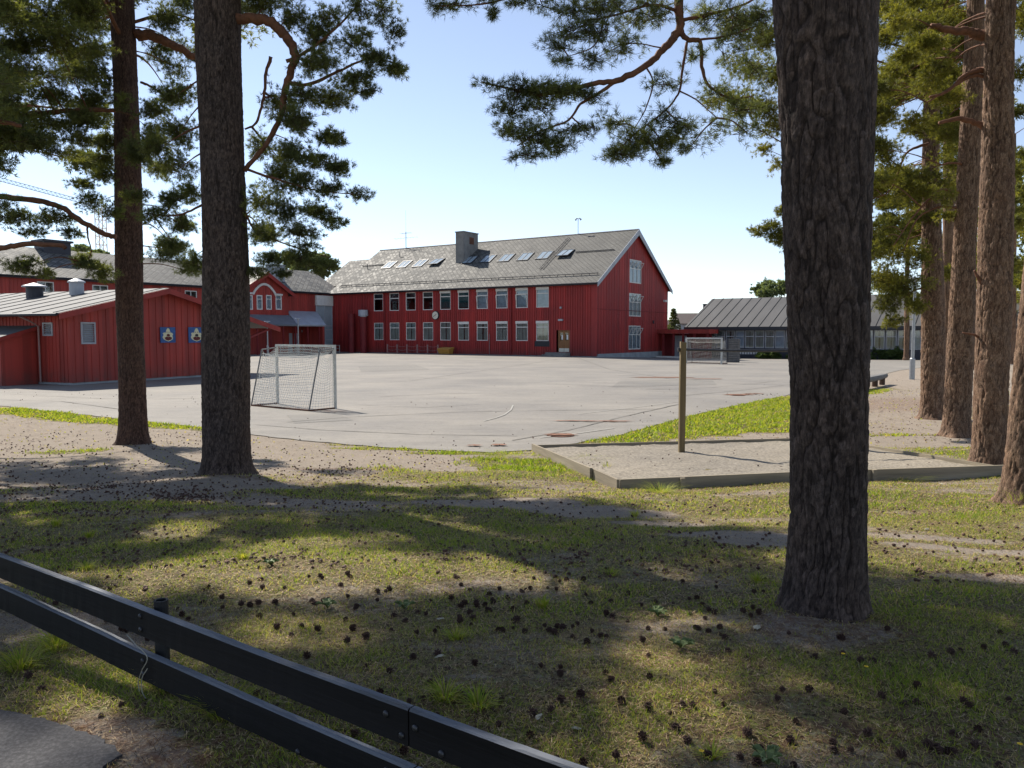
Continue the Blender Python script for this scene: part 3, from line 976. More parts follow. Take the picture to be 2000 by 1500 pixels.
def pine(label, group, base_px, dia, top_px, height, barkm, foliage_mat, seed, pads=(), limbs=(), high=None, fine=6.0, step=.03, ncirc=96,
         amp=.014, base_xyz=None, lean_y=0.0, padL=.08, padW=.008, nper=10, dens=1.0, stations=None, name='pine_tree', cat='pine tree', flare=.35, taper=.25, cellsz=(.028, .060), autolimb=True, tint0=.45, branchmat='branch'):
    b = Vector(base_xyz) if base_xyz else G(*base_px)
    b.z = float(zfull(b.x, b.y)) - .02
    root = thing(name, label, cat, b, 0, group)
    r0 = dia / 2
    if stations is None:
        tp = P3(top_px, 0, b.y)
        dx = (tp.x - b.x) / (tp.z - b.z)
        stations = []
        for h in np.linspace(0, height, 12):
            wob = .05 * math.sin(h * .9 + seed) * min(1, h / 3) - .05 * math.sin(seed) * min(1, h / 3)
            stations.append((h, dx * h * (1 if h < 8 else 8 / h * 1.0 + (1 - 8 / h) * .6) + wob * .4, lean_y * h, r0 * (1 - taper * min(1, h / 9)) * (1 if h < 9 else max(.15, 1 - .8 * (h - 9) / max(1, height - 9)))))
    trunk(b, stations, barkm, root, seed, ncirc, step, fine, amp, cell=cellsz, flare=flare)
    st = np.array(stations)

    def on_trunk(z):
        h = min(max(z - b.z, .5), st[-1, 0])
        return Vector((b.x + np.interp(h, st[:, 0], st[:, 1]), b.y + np.interp(h, st[:, 0], st[:, 2]), b.z + h))
    bmb = MB()
    bmb.M = Matrix.Translation(-b)
    lpts = []
    for (pts_, ra, rb) in limbs:
        limb(bmb, pts_, ra, rb)
        lpts += catmull(pts_, 5)
    fo = Foliage()
    for pd in pads:
        px, py, rx, ry, d = pd[:5]
        k = pd[5] if len(pd) > 5 else 1.0
        c = P3(px, py, d)
        sx = rx / FPX * d; sz = ry / FPX * d
        att = on_trunk(c.z + random.uniform(-.1, .6) * min(2, abs(c.x - b.x) + .5) * .5)
        hd = Vector((c.x - att.x, c.y - att.y, 0)).length
        if lpts:
            best = min(lpts, key=lambda q: (q - c).length + .35 * abs(hd - Vector((q.x - on_trunk(q.z).x, q.y - on_trunk(q.z).y, 0)).length) * 0)
            if (best - c).length < .85 * hd or not autolimb: att = best; hd = (c - att).length
        ry_m = (sx + sz) * .5
        vol = sx * sz
        ntw = max(10, int(105 * dens * k * math.sqrt(vol / .3) * max(.6, vol / .3) ** .5))
        mid = att.lerp(c, .5) + Vector((0, 0, random.uniform(-.02, .16) * hd))
        if hd > .12 and hd < 6 and abs(c.z - att.z) < 1.0 * Vector((c.x - att.x, c.y - att.y, 0)).length + .1:
            limb(bmb, [att, mid, c], min(.035, .006 + .010 * hd), .004, 6, 5)
        fo.pad(mid.lerp(c, .3), c, (sx, ry_m, sz), ntw, 5, padL, padW, nper, .004, tint0=tint0)
    if high:
        # crown above the picture: it shades the ground
        for (z0, z1, npad, rmax, ox, oy) in high:
            for i in range(npad):
                z = b.z + z0 + (z1 - z0) * (i + .5) / npad
                a = random.uniform(0, 6.283)
                rr_ = rmax * math.sqrt(random.uniform(.08, 1)) * (1 - .45 * (z - b.z - z0) / max(.1, z1 - z0))
                c = on_trunk(z) + Vector((math.cos(a) * rr_ + ox, math.sin(a) * rr_ + oy, 0))
                att = on_trunk(z - .2 * rr_)
                limb(bmb, [att, att.lerp(c, .5) + Vector((0, 0, .15 * rr_)), c], .012 + .015 * rr_, .01, 5, 4)
                fo.pad(att.lerp(c, .6), c, (random.uniform(.7, 1.1), random.uniform(.7, 1.1), random.uniform(.3, .5)), 50, 8, .12, .026, 7, .006, tint0=tint0)
    if bmb.v: bmb.build('branches', M[branchmat], root, True)
    if fo.nv: fo.build(root, b, foliage_mat)
    return root


def pl(lst, d): return [P3(a, b_, d) for a, b_ in lst]


def rpads(n, x0, x1, y0, y1, d0, d1, r0=28, r1=55, k=1.0):
    return [(random.uniform(x0, x1), random.uniform(y0, y1), random.uniform(r0, r1), random.uniform(r0, r1) * .55, random.uniform(d0, d1), k) for _ in range(n)]


GP = 'tall pines standing in the school grounds'
# --- the near dark pine with the long limb across the sky
bA = G(1612, 1200)
bA = G(1612, 1200)
_z0 = float(zfull(bA.x, bA.y)) - .02
sA = []
for (pc, py, wpx, dd) in ((1612, 1205, 146, 0), (1617, 1100, 146, .0), (1619, 1000, 143, -.03), (1620, 750, 152, -.12), (1615, 500, 170, -.22), (1614, 250, 183, -.30), (1611, 0, 197, -.38), (1611, -200, 200, -.42)):
    q_ = P3(pc, py, bA.y + dd)
    sA.append((max(0, q_.z - _z0), q_.x - bA.x, dd, .93 * wpx / 2 / FPX * (bA.y + dd)))
sA += [(7, sA[-1][1] - .05, -.4, .25), (10, sA[-1][1] - .05, -.3, .2), (14, sA[-1][1], -.2, .12), (17, sA[-1][1], -.2, .04)]
dB = 6.8
limbsA = [
    (pl([(1700, -420)], 4.6) + pl([(1560, -380)], 5.4) + pl([(1400, -240), (1330, -80), (1325, 0), (1326, 55), (1300, 92), (1262, 128), (1205, 157), (1153, 164), (1100, 178), (1045, 185), (990, 172), (940, 160)], dB), .055, .006),
    (pl([(1205, 157), (1165, 185), (1134, 203), (1110, 235), (1060, 255), (1010, 285)], dB), .016, .005),
    (pl([(1326, 52), (1340, 76), (1367, 82), (1371, 130), (1385, 168), (1427, 192), (1470, 188)], dB), .026, .006),
    (pl([(1342, 82), (1332, 140), (1327, 178), (1300, 215), (1240, 262), (1200, 300)], dB), .013, .004),
    (pl([(1327, 178), (1360, 195), (1400, 230)], dB), .008, .004),
    (pl([(1260, 128), (1275, 160), (1262, 210), (1240, 250)], dB), .008, .004),
    (pl([(1322, 20), (1270, 10), (1200, 30), (1120, 45)], dB), .016, .004),
    (pl([(1180, 40), (1160, 90), (1110, 110)], dB), .009, .003),
    (pl([(1328, 40), (1380, 30), (1450, 10), (1500, -20)], dB), .018, .006),
    (pl([(1350, 80), (1420, 70), (1480, 50)], dB), .012, .005),
    (pl([(1300, 95), (1230, 85), (1170, 110)], dB), .007, .003),
    (pl([(1280, -60), (1100, -40), (960, 5), (850, 12)], dB), .018, .004),
]
padsA = [(965, 165, 34, 12, dB, .7), (1010, 175, 45, 20, dB, 1), (1070, 178, 60, 26, dB, 1.1), (1120, 175, 40, 24, dB), (1000, 212, 38, 22, dB, .9), (1060, 215, 40, 22, dB, .7), (1005, 255, 38, 20, dB, 1), (1045, 270, 50, 28, dB, 1.1),
         (1090, 285, 44, 20, dB, .9), (1030, 305, 36, 12, dB, .8), (1120, 250, 40, 24, dB, .4), (1155, 190, 30, 22, dB, .5), (1150, 255, 36, 18, dB, .35),
         (1215, 300, 44, 16, dB, 1.1), (1240, 272, 50, 24, dB, 1.1), (1290, 275, 46, 24, dB, .9), (1330, 250, 50, 26, dB, .7), (1290, 235, 50, 24, dB, .5), (1210, 240, 36, 20, dB, .35), (1350, 285, 40, 16, dB, .5), (1295, 318, 20, 8, dB, .5),
         (1090, 90, 34, 16, dB, .8), (1120, 60, 50, 30, dB, .9), (1170, 60, 50, 40, dB, .9), (1110, 20, 50, 24, dB, .9), (1180, 15, 60, 30, dB, 1), (1250, 30, 50, 36, dB, .8), (1220, 90, 40, 25, dB, .6), (1160, 115, 34, 18, dB, .6), (1095, 120, 24, 10, dB, .5),
         (1290, 20, 40, 30, dB, .5), (1380, 30, 40, 30, dB, .7), (1440, 40, 50, 40, dB, .9), (1490, 30, 40, 30, dB, 1), (1420, 100, 40, 30, dB, .4), (1300, 160, 40, 24, dB, .35), (1350, 110, 30, 20, dB, .3), (1400, 180, 44, 22, dB, .6), (1450, 210, 50, 26, dB, .7), (1400, 250, 50, 20, dB, .5), (1460, 260, 40, 18, dB, .4), (1480, 130, 40, 30, dB, .5),
         (850, 12, 26, 9, dB, .7), (890, 8, 36, 10, dB, .7), (950, -5, 36, 12, dB, .7), (1020, 8, 30, 12, dB, .7), (965, 28, 10, 14, dB, .35), (1060, 10, 30, 8, dB, .3),
         (1200, -60, 90, 50, dB, .8), (1350, -70, 90, 50, dB, .8), (1480, -60, 80, 50, dB, .8)]
pine('thick dark grey pine trunk nearest the camera with a long limb across the sky', GP, None, .46, None, 17, M['bark_dark'], M['needles'], 3, padsA, limbsA,
     high=[(7.5, 15, 16, 2.6, 1.2, -.6)], fine=4.6, step=.0095, ncirc=320, amp=.0105, base_xyz=(bA.x, bA.y, 0), padL=.058, padW=.0040, nper=14, dens=1.15, stations=sA, autolimb=False, flare=.2)

# --- pine right of the left pair (thicker trunk, curved limb)
b2 = G(445, 935)
d2 = b2.y
limbs2 = [
    (pl([(455, 36), (510, 38), (544, 55), (568, 85), (577, 112), (567, 142), (557, 178), (548, 225), (527, 272), (478, 333)], d2), .088, .035),
    (pl([(560, 160), (600, 165), (660, 140), (720, 115), (780, 125)], d2), .035, .008),
    (pl([(560, 120), (600, 100), (650, 60), (690, 20), (720, -20)], d2), .03, .008),
    (pl([(530, 110), (520, 140), (515, 190), (500, 240), (478, 252)], d2 + .3), .03, .015),
    (pl([(480, 420), (500, 450), (540, 470), (600, 490), (650, 505)], d2), .02, .006),
    (pl([(480, 330), (540, 350), (620, 372), (700, 380)], d2), .022, .006),
    (pl([(395, 400), (350, 420), (300, 420)], d2), .02, .01),
]
pads2 = rpads(5, 490, 590, 200, 520, d2 + .8, d2 + 2.2, 26, 40, .6) + [(520, 15, 50, 30, d2 + .5), (570, 25, 45, 30, d2), (610, 70, 45, 30, d2, .9), (655, 35, 45, 28, d2, .55), (700, 20, 35, 30, d2, .5), (745, 20, 30, 30, d2, .5), (770, 60, 26, 26, d2, .55), (690, 85, 50, 26, d2, .8), (740, 110, 40, 26, d2, .9), (775, 135, 26, 16, d2, .9),
         (640, 130, 55, 30, d2, 1.1), (700, 155, 50, 22, d2, 1.1), (720, 180, 26, 12, d2, .8), (600, 190, 50, 30, d2, .9), (650, 195, 40, 18, d2, .9), (540, 200, 30, 40, d2 + .6, .6), (590, 235, 45, 28, d2, 1.0), (630, 262, 40, 20, d2, 1.0), (655, 275, 22, 10, d2, .8),
         (520, 290, 40, 35, d2 + .5, .8), (580, 290, 50, 30, d2, 1.1), (630, 315, 45, 24, d2, 1.1), (660, 330, 22, 12, d2, .9), (540, 345, 50, 30, d2 + .3, 1.0), (600, 355, 50, 26, d2, 1.1), (650, 372, 40, 18, d2, 1.1), (700, 378, 30, 12, d2, .9),
         (510, 395, 36, 30, d2, .9), (560, 410, 50, 28, d2, 1.1), (620, 415, 45, 22, d2, 1), (650, 435, 24, 12, d2, .8), (520, 455, 40, 22, d2, .8), (580, 450, 50, 18, d2, .9), (600, 480, 40, 10, d2, .6),
         (525, 500, 40, 20, d2, .9), (580, 505, 40, 18, d2, .9), (630, 518, 32, 16, d2, 1), (500, 530, 25, 14, d2, .6), (550, 535, 20, 8, d2, .4),
         (340, 190, 40, 30, d2 + 1, .8), (350, 260, 45, 40, d2 + 1, 1.1), (310, 290, 40, 30, d2 + 1, 1), (350, 330, 45, 35, d2 + 1, 1), (370, 380, 30, 25, d2 + 1, .9), (330, 395, 40, 25, d2, .9), (300, 420, 36, 16, d2, .8), (355, 440, 30, 24, d2 + 1, .8), (340, 475, 36, 22, d2 + 1, .9), (370, 510, 26, 20, d2, .9), (320, 500, 30, 14, d2, .6), (460, 20, 60, 30, d2 + 1.5, .8), (500, -40, 120, 40, d2, 1), (640, -50, 90, 30, d2, .7)]
pine('thicker dark pine of the left pair with a looping limb beside the football goal', GP, (445, 935), .70, 424, 18, M['bark_dark'], M['needles'], 5, pads2, limbs2,
     high=[(8.0, 16, 32, 2.6, .0, -1.1)], fine=8.2, step=.022, ncirc=190, amp=.014, padL=.072, padW=.0078, nper=13, dens=1.15, taper=.12, flare=.25)

# --- thinner pine at the far left
b1 = G(262, 868)
d1 = b1.y
limbs1 = [
    (pl([(262, 66), (300, 72), (340, 90), (382, 112)], d1), .12, .07),
    (pl([(225, 463), (200, 455), (161, 433), (119, 404), (76, 393), (0, 384), (-60, 390)], d1 - 2), .05, .055),
    (pl([(225, 215), (140, 216), (85, 221), (0, 231), (-60, 240)], d1 - 1), .04, .07),
    (pl([(170, 440), (172, 465), (178, 490), (170, 515)], d1 - 2), .02, .006),
    (pl([(275, 160), (300, 172), (330, 192)], d1), .03, .015),
    (pl([(375, 165), (350, 190)], d1), .03, .015),
]
pads1 = rpads(9, 280, 390, 0, 540, d1 + .5, d1 + 3, 30, 50, .7) + rpads(8, 0, 220, 0, 330, d1, d1 + 4, 34, 60, .7) + [(60, 30, 90, 40, d1 - 2), (170, 20, 70, 40, d1 - 1), (30, 95, 70, 40, d1 - 2, 1.1), (110, 90, 80, 36, d1 - 2, 1), (185, 85, 50, 36, d1 - 1, 1), (60, 145, 80, 30, d1 - 2, .8), (160, 140, 60, 30, d1 - 1, .8), (20, 190, 40, 26, d1 - 2, .5), (110, 190, 60, 24, d1 - 1, .8), (190, 195, 40, 30, d1, 1), (200, 150, 30, 30, d1, 1),
         (110, 240, 60, 22, d1 - 1, .9), (170, 230, 50, 24, d1 - 1, .9), (80, 275, 50, 20, d1 - 1, .8), (150, 275, 60, 22, d1 - 1, .9), (205, 270, 40, 26, d1, .9), (110, 300, 40, 14, d1 - 1, .7), (190, 310, 36, 18, d1, .7),
         (200, 345, 36, 20, d1, .9), (165, 362, 36, 14, d1, .8), (190, 395, 40, 18, d1, .8), (215, 420, 30, 20, d1 - 1, .8), (30, 425, 50, 20, d1 - 2, .9), (100, 430, 50, 18, d1 - 2, .9), (60, 455, 50, 12, d1 - 2, .5), (150, 455, 36, 14, d1 - 2, .5),
         (320, 30, 50, 40, d1, .9), (300, 100, 30, 30, d1 + 1, .6), (340, 130, 40, 26, d1 + 1, .6), (300, 215, 40, 26, d1 - .5, .9), (300, 260, 40, 30, d1 - 1, 1.1), (265, 300, 40, 26, d1 - 1.4, 1.1), (265, 385, 40, 18, d1 - 1.4, .7), (240, 200, 30, 20, d1 - 1.2, .4),
         (55, 520, 36, 14, d1 - 3, 1), (85, 535, 20, 9, d1 - 3, .8), (180, 515, 40, 12, d1 - 2, .8), (205, 535, 26, 16, d1 - 2, .9), (160, 510, 20, 14, d1 - 2, .8), (120, -40, 140, 40, d1 - 1, .9)]
pine('slimmer reddish brown pine of the left pair in front of the red shed', GP, (262, 868), .56, 243, 17, M['bark_brown'], M['needles'], 8, pads1, limbs1,
     high=[(9, 16, 25, 3.0, .3, -.2)], fine=9.0, step=.032, ncirc=130, amp=.012, padL=.080, padW=.0098, nper=12, dens=1.15, taper=.15, flare=.3)

# --- a pine just left of the picture; only its boughs reach in
pads0 = [(-40, 60, 80, 60, 13, 1), (5, 150, 40, 26, 13, .9), (-30, 220, 60, 40, 13, 1), (0, 325, 30, 14, 13, 1), (-50, 330, 50, 40, 13, 1), (8, 400, 30, 12, 12.6, .7), (-40, 420, 60, 30, 13, 1), (-80, 500, 70, 40, 13, 1)]
limbs0 = [(pl([(-220, 520), (-120, 495), (0, 484), (51, 477), (115, 479), (128, 484)], 12), .05, .03), (pl([(-250, 250), (-100, 240), (0, 238), (40, 246)], 13), .06, .03)]
pine('pine outside the left edge whose boughs reach into view', GP, None, .6, None, 17, M['bark_brown'], M['needles'], 9, pads0, limbs0,
     high=[(5, 15, 30, 3.8, .0, .0)], fine=.6, step=.05, ncirc=60, base_xyz=(-10.8, 12.5, 0), padL=.09, padW=.010, nper=9, dens=.7,
     stations=[(0, 0, 0, .3), (8, 0, 0, .25), (17, 0, 0, .04)], flare=.3)

pine('pine beyond the left edge whose crown shades the bare soil', GP, None, .6, None, 17, M['bark_brown'], M['needles'], 21, [(-60, 250, 60, 50, 20, 1), (-30, 120, 60, 50, 20, 1), (20, 20, 60, 40, 19, 1)], [],
     high=[(6, 15, 34, 4.2, .6, -.6)], fine=.6, step=.05, ncirc=60, base_xyz=(-14.8, 20.0, 0), padL=.09, padW=.010, nper=9, dens=.7,
     stations=[(0, 0, 0, .3), (8, 0, 0, .25), (17, 0, 0, .04)], flare=.3)

# --- the group of pines on the right
dBt, dC, dD = G(1822, 815).y, G(1868, 851).y, G(1932, 905).y
padsB = [(1440, 60, 44, 30, dBt - 1), (1490, 90, 50, 40, dBt - 1, 1.1), (1460, 130, 46, 30, dBt - 1), (1510, 160, 40, 40, dBt - 1, 1.1), (1430, 185, 40, 24, dBt - 1, .9), (1480, 205, 50, 30, dBt - 1, 1.1), (1390, 205, 36, 16, dBt - 1, .6), (1510, 245, 36, 30, dBt - 1, 1.1),
         (1495, 290, 20, 14, dBt - 1, .8), (1515, 320, 16, 16, dBt - 1, .9), (1480, 452, 20, 12, dBt - 1, 1.1), (1505, 440, 26, 20, dBt - 1, 1.2), (1525, 470, 24, 20, dBt - 1, 1.2), (1528, 410, 14, 14, dBt - 1, 1),
         (1720, 590, 40, 26, dBt - 1, 1), (1760, 560, 50, 30, dBt - 1, 1.1), (1715, 540, 40, 34, dBt - 1, 1.1), (1790, 600, 30, 22, dBt - 1, 1), (1740, 625, 34, 12, dBt - 1, .8), (1780, 500, 40, 30, dBt - 1, .9), (1710, 480, 36, 30, dBt, 1)] + rpads(56, 1690, 1850, -10, 560, dBt - 1.5, dBt + 2.5, k=1.0)
limbsB = [(pl([(1815, 280), (1770, 300), (1740, 370), (1700, 390)], dBt - 1), .04, .01), (pl([(1812, 560), (1780, 570), (1740, 600)], dBt - 1), .03, .01)]
pine('brown pine trunk just right of the lamp post with low green boughs', GP, (1822, 817), .66, 1815, 16, M['bark_red'], M['needles_lit'], 11, padsB, limbsB, high=[(10, 15, 10, 2.6, 0, 0)], fine=9, step=.04, ncirc=130,
     amp=.022, cellsz=(.048, .13), padL=.085, padW=.014, nper=10, dens=.8, taper=.45, flare=.4)
padsC = rpads(36, 1700, 1900, 0, 330, dC, dC + 2.5, k=.9) + rpads(6, 1720, 1850, 330, 480, dC - .5, dC + 1, 22, 40, .8)
limbsC = [(pl([(1880, 185), (1862, 200), (1850, 195), (1822, 180)], dC - .2), .05, .02), (pl([(1872, 375), (1835, 372), (1800, 405), (1775, 435), (1745, 480)], dC - .2), .035, .01), (pl([(1868, 405), (1830, 405), (1790, 430), (1765, 490)], dC - .2), .03, .01),
          (pl([(1878, 320), (1858, 318), (1840, 322)], dC - .2), .03, .02)]
pine('pine trunk with a knotty broken stub between two others on the right', GP, (1868, 852), .56, 1908, 16, M['bark_red'], M['needles_lit'], 13, padsC, limbsC, high=[(9, 15, 10, 2.6, 0, 0)], fine=9, step=.045, ncirc=130,
     amp=.020, cellsz=(.045, .12), padL=.085, padW=.013, nper=10, dens=.8, taper=.3, flare=.35)
limbsD = [(pl([(1940, 75), (1915, 68), (1890, 62), (1860, 58), (1818, 52)], dD - .1), .10, .05), (pl([(1930, 135), (1905, 140), (1880, 150), (1850, 178), (1815, 190)], dD - .1), .05, .02), (pl([(1930, 150), (1900, 148), (1860, 170), (1810, 200)], dD - .1), .035, .015),
          (pl([(1925, 250), (1905, 240), (1870, 232), (1835, 240)], dD - .1), .06, .03), (pl([(1925, 565), (1912, 545), (1903, 528)], dD - .2), .04, .02), (pl([(1925, 668), (1905, 655), (1880, 650)], dD - .2), .03, .012)]
padsD = rpads(10, 1710, 1860, 0, 200, dD - .5, dD + 1.5, 30, 60, .9) + [(1990, 140, 30, 30, dD, .9), (2010, 30, 40, 40, dD, .9)]
pine('stout pine rooted inside the far corner of the sand pit boards', GP, (1932, 908), .56, 1953, 17, M['bark_red'], M['needles_lit'], 17, padsD, limbsD, high=[(8.5, 15, 12, 2.8, 0, 0)], fine=8, step=.035, ncirc=150,
     amp=.020, cellsz=(.045, .12), padL=.085, padW=.011, nper=11, dens=.85, taper=.25, flare=.3)
pine('pale flaking pine trunk cut by the right edge of the picture', GP, (1994, 983), .40, 2085, 14, M['bark_red'], M['needles_lit'], 19, [], [], high=[(6.5, 12, 12, 2.4, 1.5, 0)], fine=6, step=.03, ncirc=90, amp=.014, taper=.25, flare=.45)
GB = 'pines further back on the right'
for (px, py, dia, tpx, lab, npad, x0, x1, y0, y1) in [
    (1856, 790, .42, 1850, 'slim shaded pine half hidden behind the two leaning right-hand trunks', 14, 1760, 1990, 60, 420),
    (1902, 722, .50, 1890, 'distant pine seen in the gap left of the stout sand pit pine', 16, 1800, 2000, 200, 560),
    (1976, 712, .62, 1980, 'distant straight pine trunk seen at the right edge beyond the gravel', 16, 1880, 2060, 120, 600),
    (2060, 735, .6, 2070, 'pine further back just outside the right edge', 14, 1960, 2120, 150, 640),
    (1770, 700, .5, 1775, 'pine far behind the lamp post among olive green boughs', 18, 1700, 1860, 340, 610),
]:
    g = G(px, py)
    pine(lab, GB, (px, py), dia, tpx, 18, M['bark_red'], M['needles_lit'], int(px) % 97, rpads(npad, x0, x1, y0, y1, g.y - 2, g.y + 2, 18, 38, .9), [], high=None, fine=.5, step=.08, ncirc=28, amp=.02,
         padL=.20, padW=.05, nper=8, dens=.34, taper=.3, flare=.25)

# the far-off wood behind the right-hand pines
fo = Foliage()
for i in range(80):
    d = random.uniform(68, 110)
    px = random.uniform(1860, 2200)
    c = P3(px, random.uniform(330, 660), d)
    fo.pad(c - Vector((0, 0, 1)), c, (2.2, 2.2, 1.6), 40, 7, .45, .16, 5, .02, tint0=.5)
o = fo.build(None, (0, 0, 0), M['needles_lit'], 'distant_wood')
for q in list(C.objects):
    if q.name.startswith('twigs') and q.parent is None:
        bpy.data.objects.remove(q)
tag(o, 'olive green wood closing the view behind the pines', 'woods', kind='stuff')

# ------------------------------------------------------------------ buildings
def rotz(deg): return Matrix.Rotation(deg, 4, 'Z')


def wallmat(origin, ang):
    """wall frame: x along the wall, y INTO the building, z up"""
    return Matrix.Translation(origin) @ Matrix.Rotation(ang, 4, 'Z')


def wall(mb, W, z0, topf, openings=(), breaks=(), reveal=.14, batten=None, bw=.05, bd=.028):
    xs = sorted(set([0, W] + list(breaks) + [o_[0] for o_ in openings] + [o_[1] for o_ in openings]))
    for a, b in zip(xs[:-1], xs[1:]):
        ops = sorted([o_ for o_ in openings if o_[0] <= a + 1e-6 and o_[1] >= b - 1e-6], key=lambda q: q[2])
        z = z0
        for o_ in ops:
            mb.poly([(a, 0, z), (b, 0, z), (b, 0, o_[2]), (a, 0, o_[2])])
            z = o_[3]
        mb.poly([(a, 0, z), (b, 0, z), (b, 0, topf(b)), (a, 0, topf(a))])
    for (a, b, c, d) in [o_[:4] for o_ in openings]:
        mb.poly([(a, 0, c), (a, 0, d), (a, reveal, d), (a, reveal, c)])
        mb.poly([(b, 0, d), (b, 0, c), (b, reveal, c), (b, reveal, d)])
        mb.poly([(a, 0, d), (b, 0, d), (b, reveal, d), (a, reveal, d)])
        mb.poly([(b, 0, c), (a, 0, c), (a, reveal, c), (b, reveal, c)])
    if batten:
        x = batten / 2
        while x < W - bw:
            ops = sorted([o_ for o_ in openings if o_[0] - .06 < x + bw and o_[1] + .06 > x], key=lambda q: q[2])
            z = z0
            for o_ in ops:
                if o_[2] - .08 > z: mb.box(x, x + bw, -bd, 0, z, o_[2] - .08)
                z = o_[3] + .08
            tt = min(topf(x), topf(x + bw)) - .01
            if tt > z: mb.box(x, x + bw, -bd, 0, z, tt)
            x += batten


def window(parent, Mw, x0, x1, z0, z1, style='curtain', blind=False, transom=.72, rec=.05, fw=.085, vert=0, framemat='white', sill=True, lean=False):
    f = MB(Mw)
    d0, d1 = rec - .03, rec + .06
    f.box(x0, x0 + fw, d0, d1, z0, z1); f.box(x1 - fw, x1, d0, d1, z0, z1)
    f.box(x0 + fw, x1 - fw, d0, d1, z0, z0 + fw); f.box(x0 + fw, x1 - fw, d0, d1, z1 - fw, z1)
    zt = z0 + (z1 - z0) * transom
    if transom < 1: f.box(x0 + fw, x1 - fw, d0 + .004, d1 - .004, zt - .05, zt + .05)
    for i in range(vert):
        xm = x0 + (x1 - x0) * (i + 1) / (vert + 1)
        f.box(xm - .035, xm + .035, d0 + .008, d1 - .008, z0 + fw, zt - .05 if transom < 1 else z1 - fw)
        if transom < 1: f.box(xm - .035, xm + .035, d0 + .008, d1 - .008, zt + .05, z1 - fw)
    fo_ = f.build('window', M[framemat], parent)
    p = MB(Mw)
    p.poly([(x0 + fw, rec + .02, z0 + fw), (x1 - fw, rec + .02, z0 + fw), (x1 - fw, rec + .02, z1 - fw), (x0 + fw, rec + .02, z1 - fw)])
    p.build('pane', M['glass'], fo_)
    c = MB(Mw)
    y = rec + .11
    wd = x1 - x0
    if style == 'curtain':
        n = 22
        gap = random.uniform(.0, .25)
        for (a, b) in ((x0, x0 + wd * (.5 - gap * .3)), (x1 - wd * (.5 - gap * .3), x1)):
            vs = []; fs = []
            for i in range(n + 1):
                xx = a + (b - a) * i / n
                yy = y + .05 * math.sin(i * 2.2) + .02 * math.sin(i * .9)
                vs += [(xx, yy, z0), (xx, yy, z1 - .1)]
            c.add(vs, [(2 * i, 2 * i + 2, 2 * i + 3, 2 * i + 1) for i in range(n)])
        m_ = M['curtain']
    else:
        drop = {'dark': random.uniform(.15, .6), 'blue': 1.0, 'teal': .9}[style]
        c.poly([(x0, y, z1 - (z1 - z0) * drop), (x1, y, z1 - (z1 - z0) * drop), (x1, y, z1), (x0, y, z1)])
        m_ = M[{'dark': 'curtain_dark', 'blue': 'curtain_blue', 'teal': 'curtain_teal'}[style]]
    c.build('curtain', m_, fo_)  # cloth, except the blue style: sky reflection painted on a backing
    if lean:
        s_ = MB(Mw)
        zz = zt - .08
        a0, a1 = x0 + fw + .02, x1 - fw - .02
        s_.bar((a0, rec - .02, z0 + fw + .03), (a0, rec - .26, zz), .05, .05)
        s_.bar((a1, rec - .02, z0 + fw + .03), (a1, rec - .26, zz), .05, .05)
        s_.bar((a0, rec - .26, zz), (a1, rec - .26, zz), .05, .05)
        sa = s_.build('sash', M[framemat], fo_)
    if blind:
        b_ = MB(Mw)
        b_.box(x0 - .01, x1 + .01, -.06, rec - .031, z1 - .26, z1 + .02)
        b_.build('blind_box', M['white'], fo_)
    return fo_


def roof_plane(mb, a, b, c, d, th=.12):
    """a,b eave left/right ; c,d ridge right/left ; uv in metres; with thickness"""
    a, b, c, d = [Vector(q) for q in (a, b, c, d)]
    ux = (b - a).normalized()
    n = (b - a).cross(d - a).normalized()
    vy = n.cross(ux)
    uv = [((q - a).dot(ux), (q - a).dot(vy)) for q in (a, b, c, d)]
    mb.add([a, b, c, d], [(0, 1, 2, 3)], [uv])
    lo = [q - n * th for q in (a, b, c, d)]
    mb.add([a, b, c, d] + lo, [(7, 6, 5, 4), (0, 4, 5, 1), (1, 5, 6, 2), (2, 6, 7, 3), (3, 7, 4, 0)], [[(0, 0)] * 4] * 5)


# ---- main school building -------------------------------------------------
AX = Vector((.83, -.558, 0)).normalized()
AY = Vector((.558, .83, 0)).normalized()
angA = math.atan2(AX.y, AX.x)
OA = Vector((-23.9, 103.0, 0))
LA, DA, EA, RA = 39.45, 18.9, 8.0, 14.1
mainb = thing('school_building', 'long red two-storey school building with slate roof and white windows', 'school building', OA, angA)


def hitA(px, py, y=0.0, off=0.0):
    """point of a pixel on the plane local y = const of the main building: local x, z"""
    o_ = Vector((0, 0, CAMZ)) - (OA + AY * y)
    r = ray(px, py)
    t = -o_.dot(AY) / r.dot(AY)
    p = Vector((0, 0, CAMZ)) + r * t - OA
    return p.dot(AX), p.z


def hitAg(px, py):
    o_ = Vector((0, 0, CAMZ)) - (OA + AX * LA)
    r = ray(px, py)
    t = -o_.dot(AX) / r.dot(AX)
    p = Vector((0, 0, CAMZ)) + r * t - OA
    return p.dot(AY), p.z


wins = []
xs_win = [hitA(p, 600)[0] for p in (739, 770, 802, 835.5, 869.6, 905, 941.7, 980, 1019, 1059.4)]
zu0, zu1 = hitA(1059, 600.5)[1], hitA(1059, 561)[1]
zl0, zl1 = hitA(1059, 666)[1], hitA(1059, 627)[1]
HW = .80
ops = []
for x in xs_win:
    ops += [(x - HW, x + HW, zu0, zu1), (x - HW, x + HW, zl0, zl1)]
dx0, dz1 = hitA(1086, 645)
dx1, dz0 = hitA(1112.5, 686)
dz0 = .45
ops.append((dx0, dx1, dz0, dz1))
mb = MB()
Z0 = .06
wall(mb, LA, Z0, lambda x: EA, ops, reveal=.18, batten=.30, bw=.12, bd=.065)
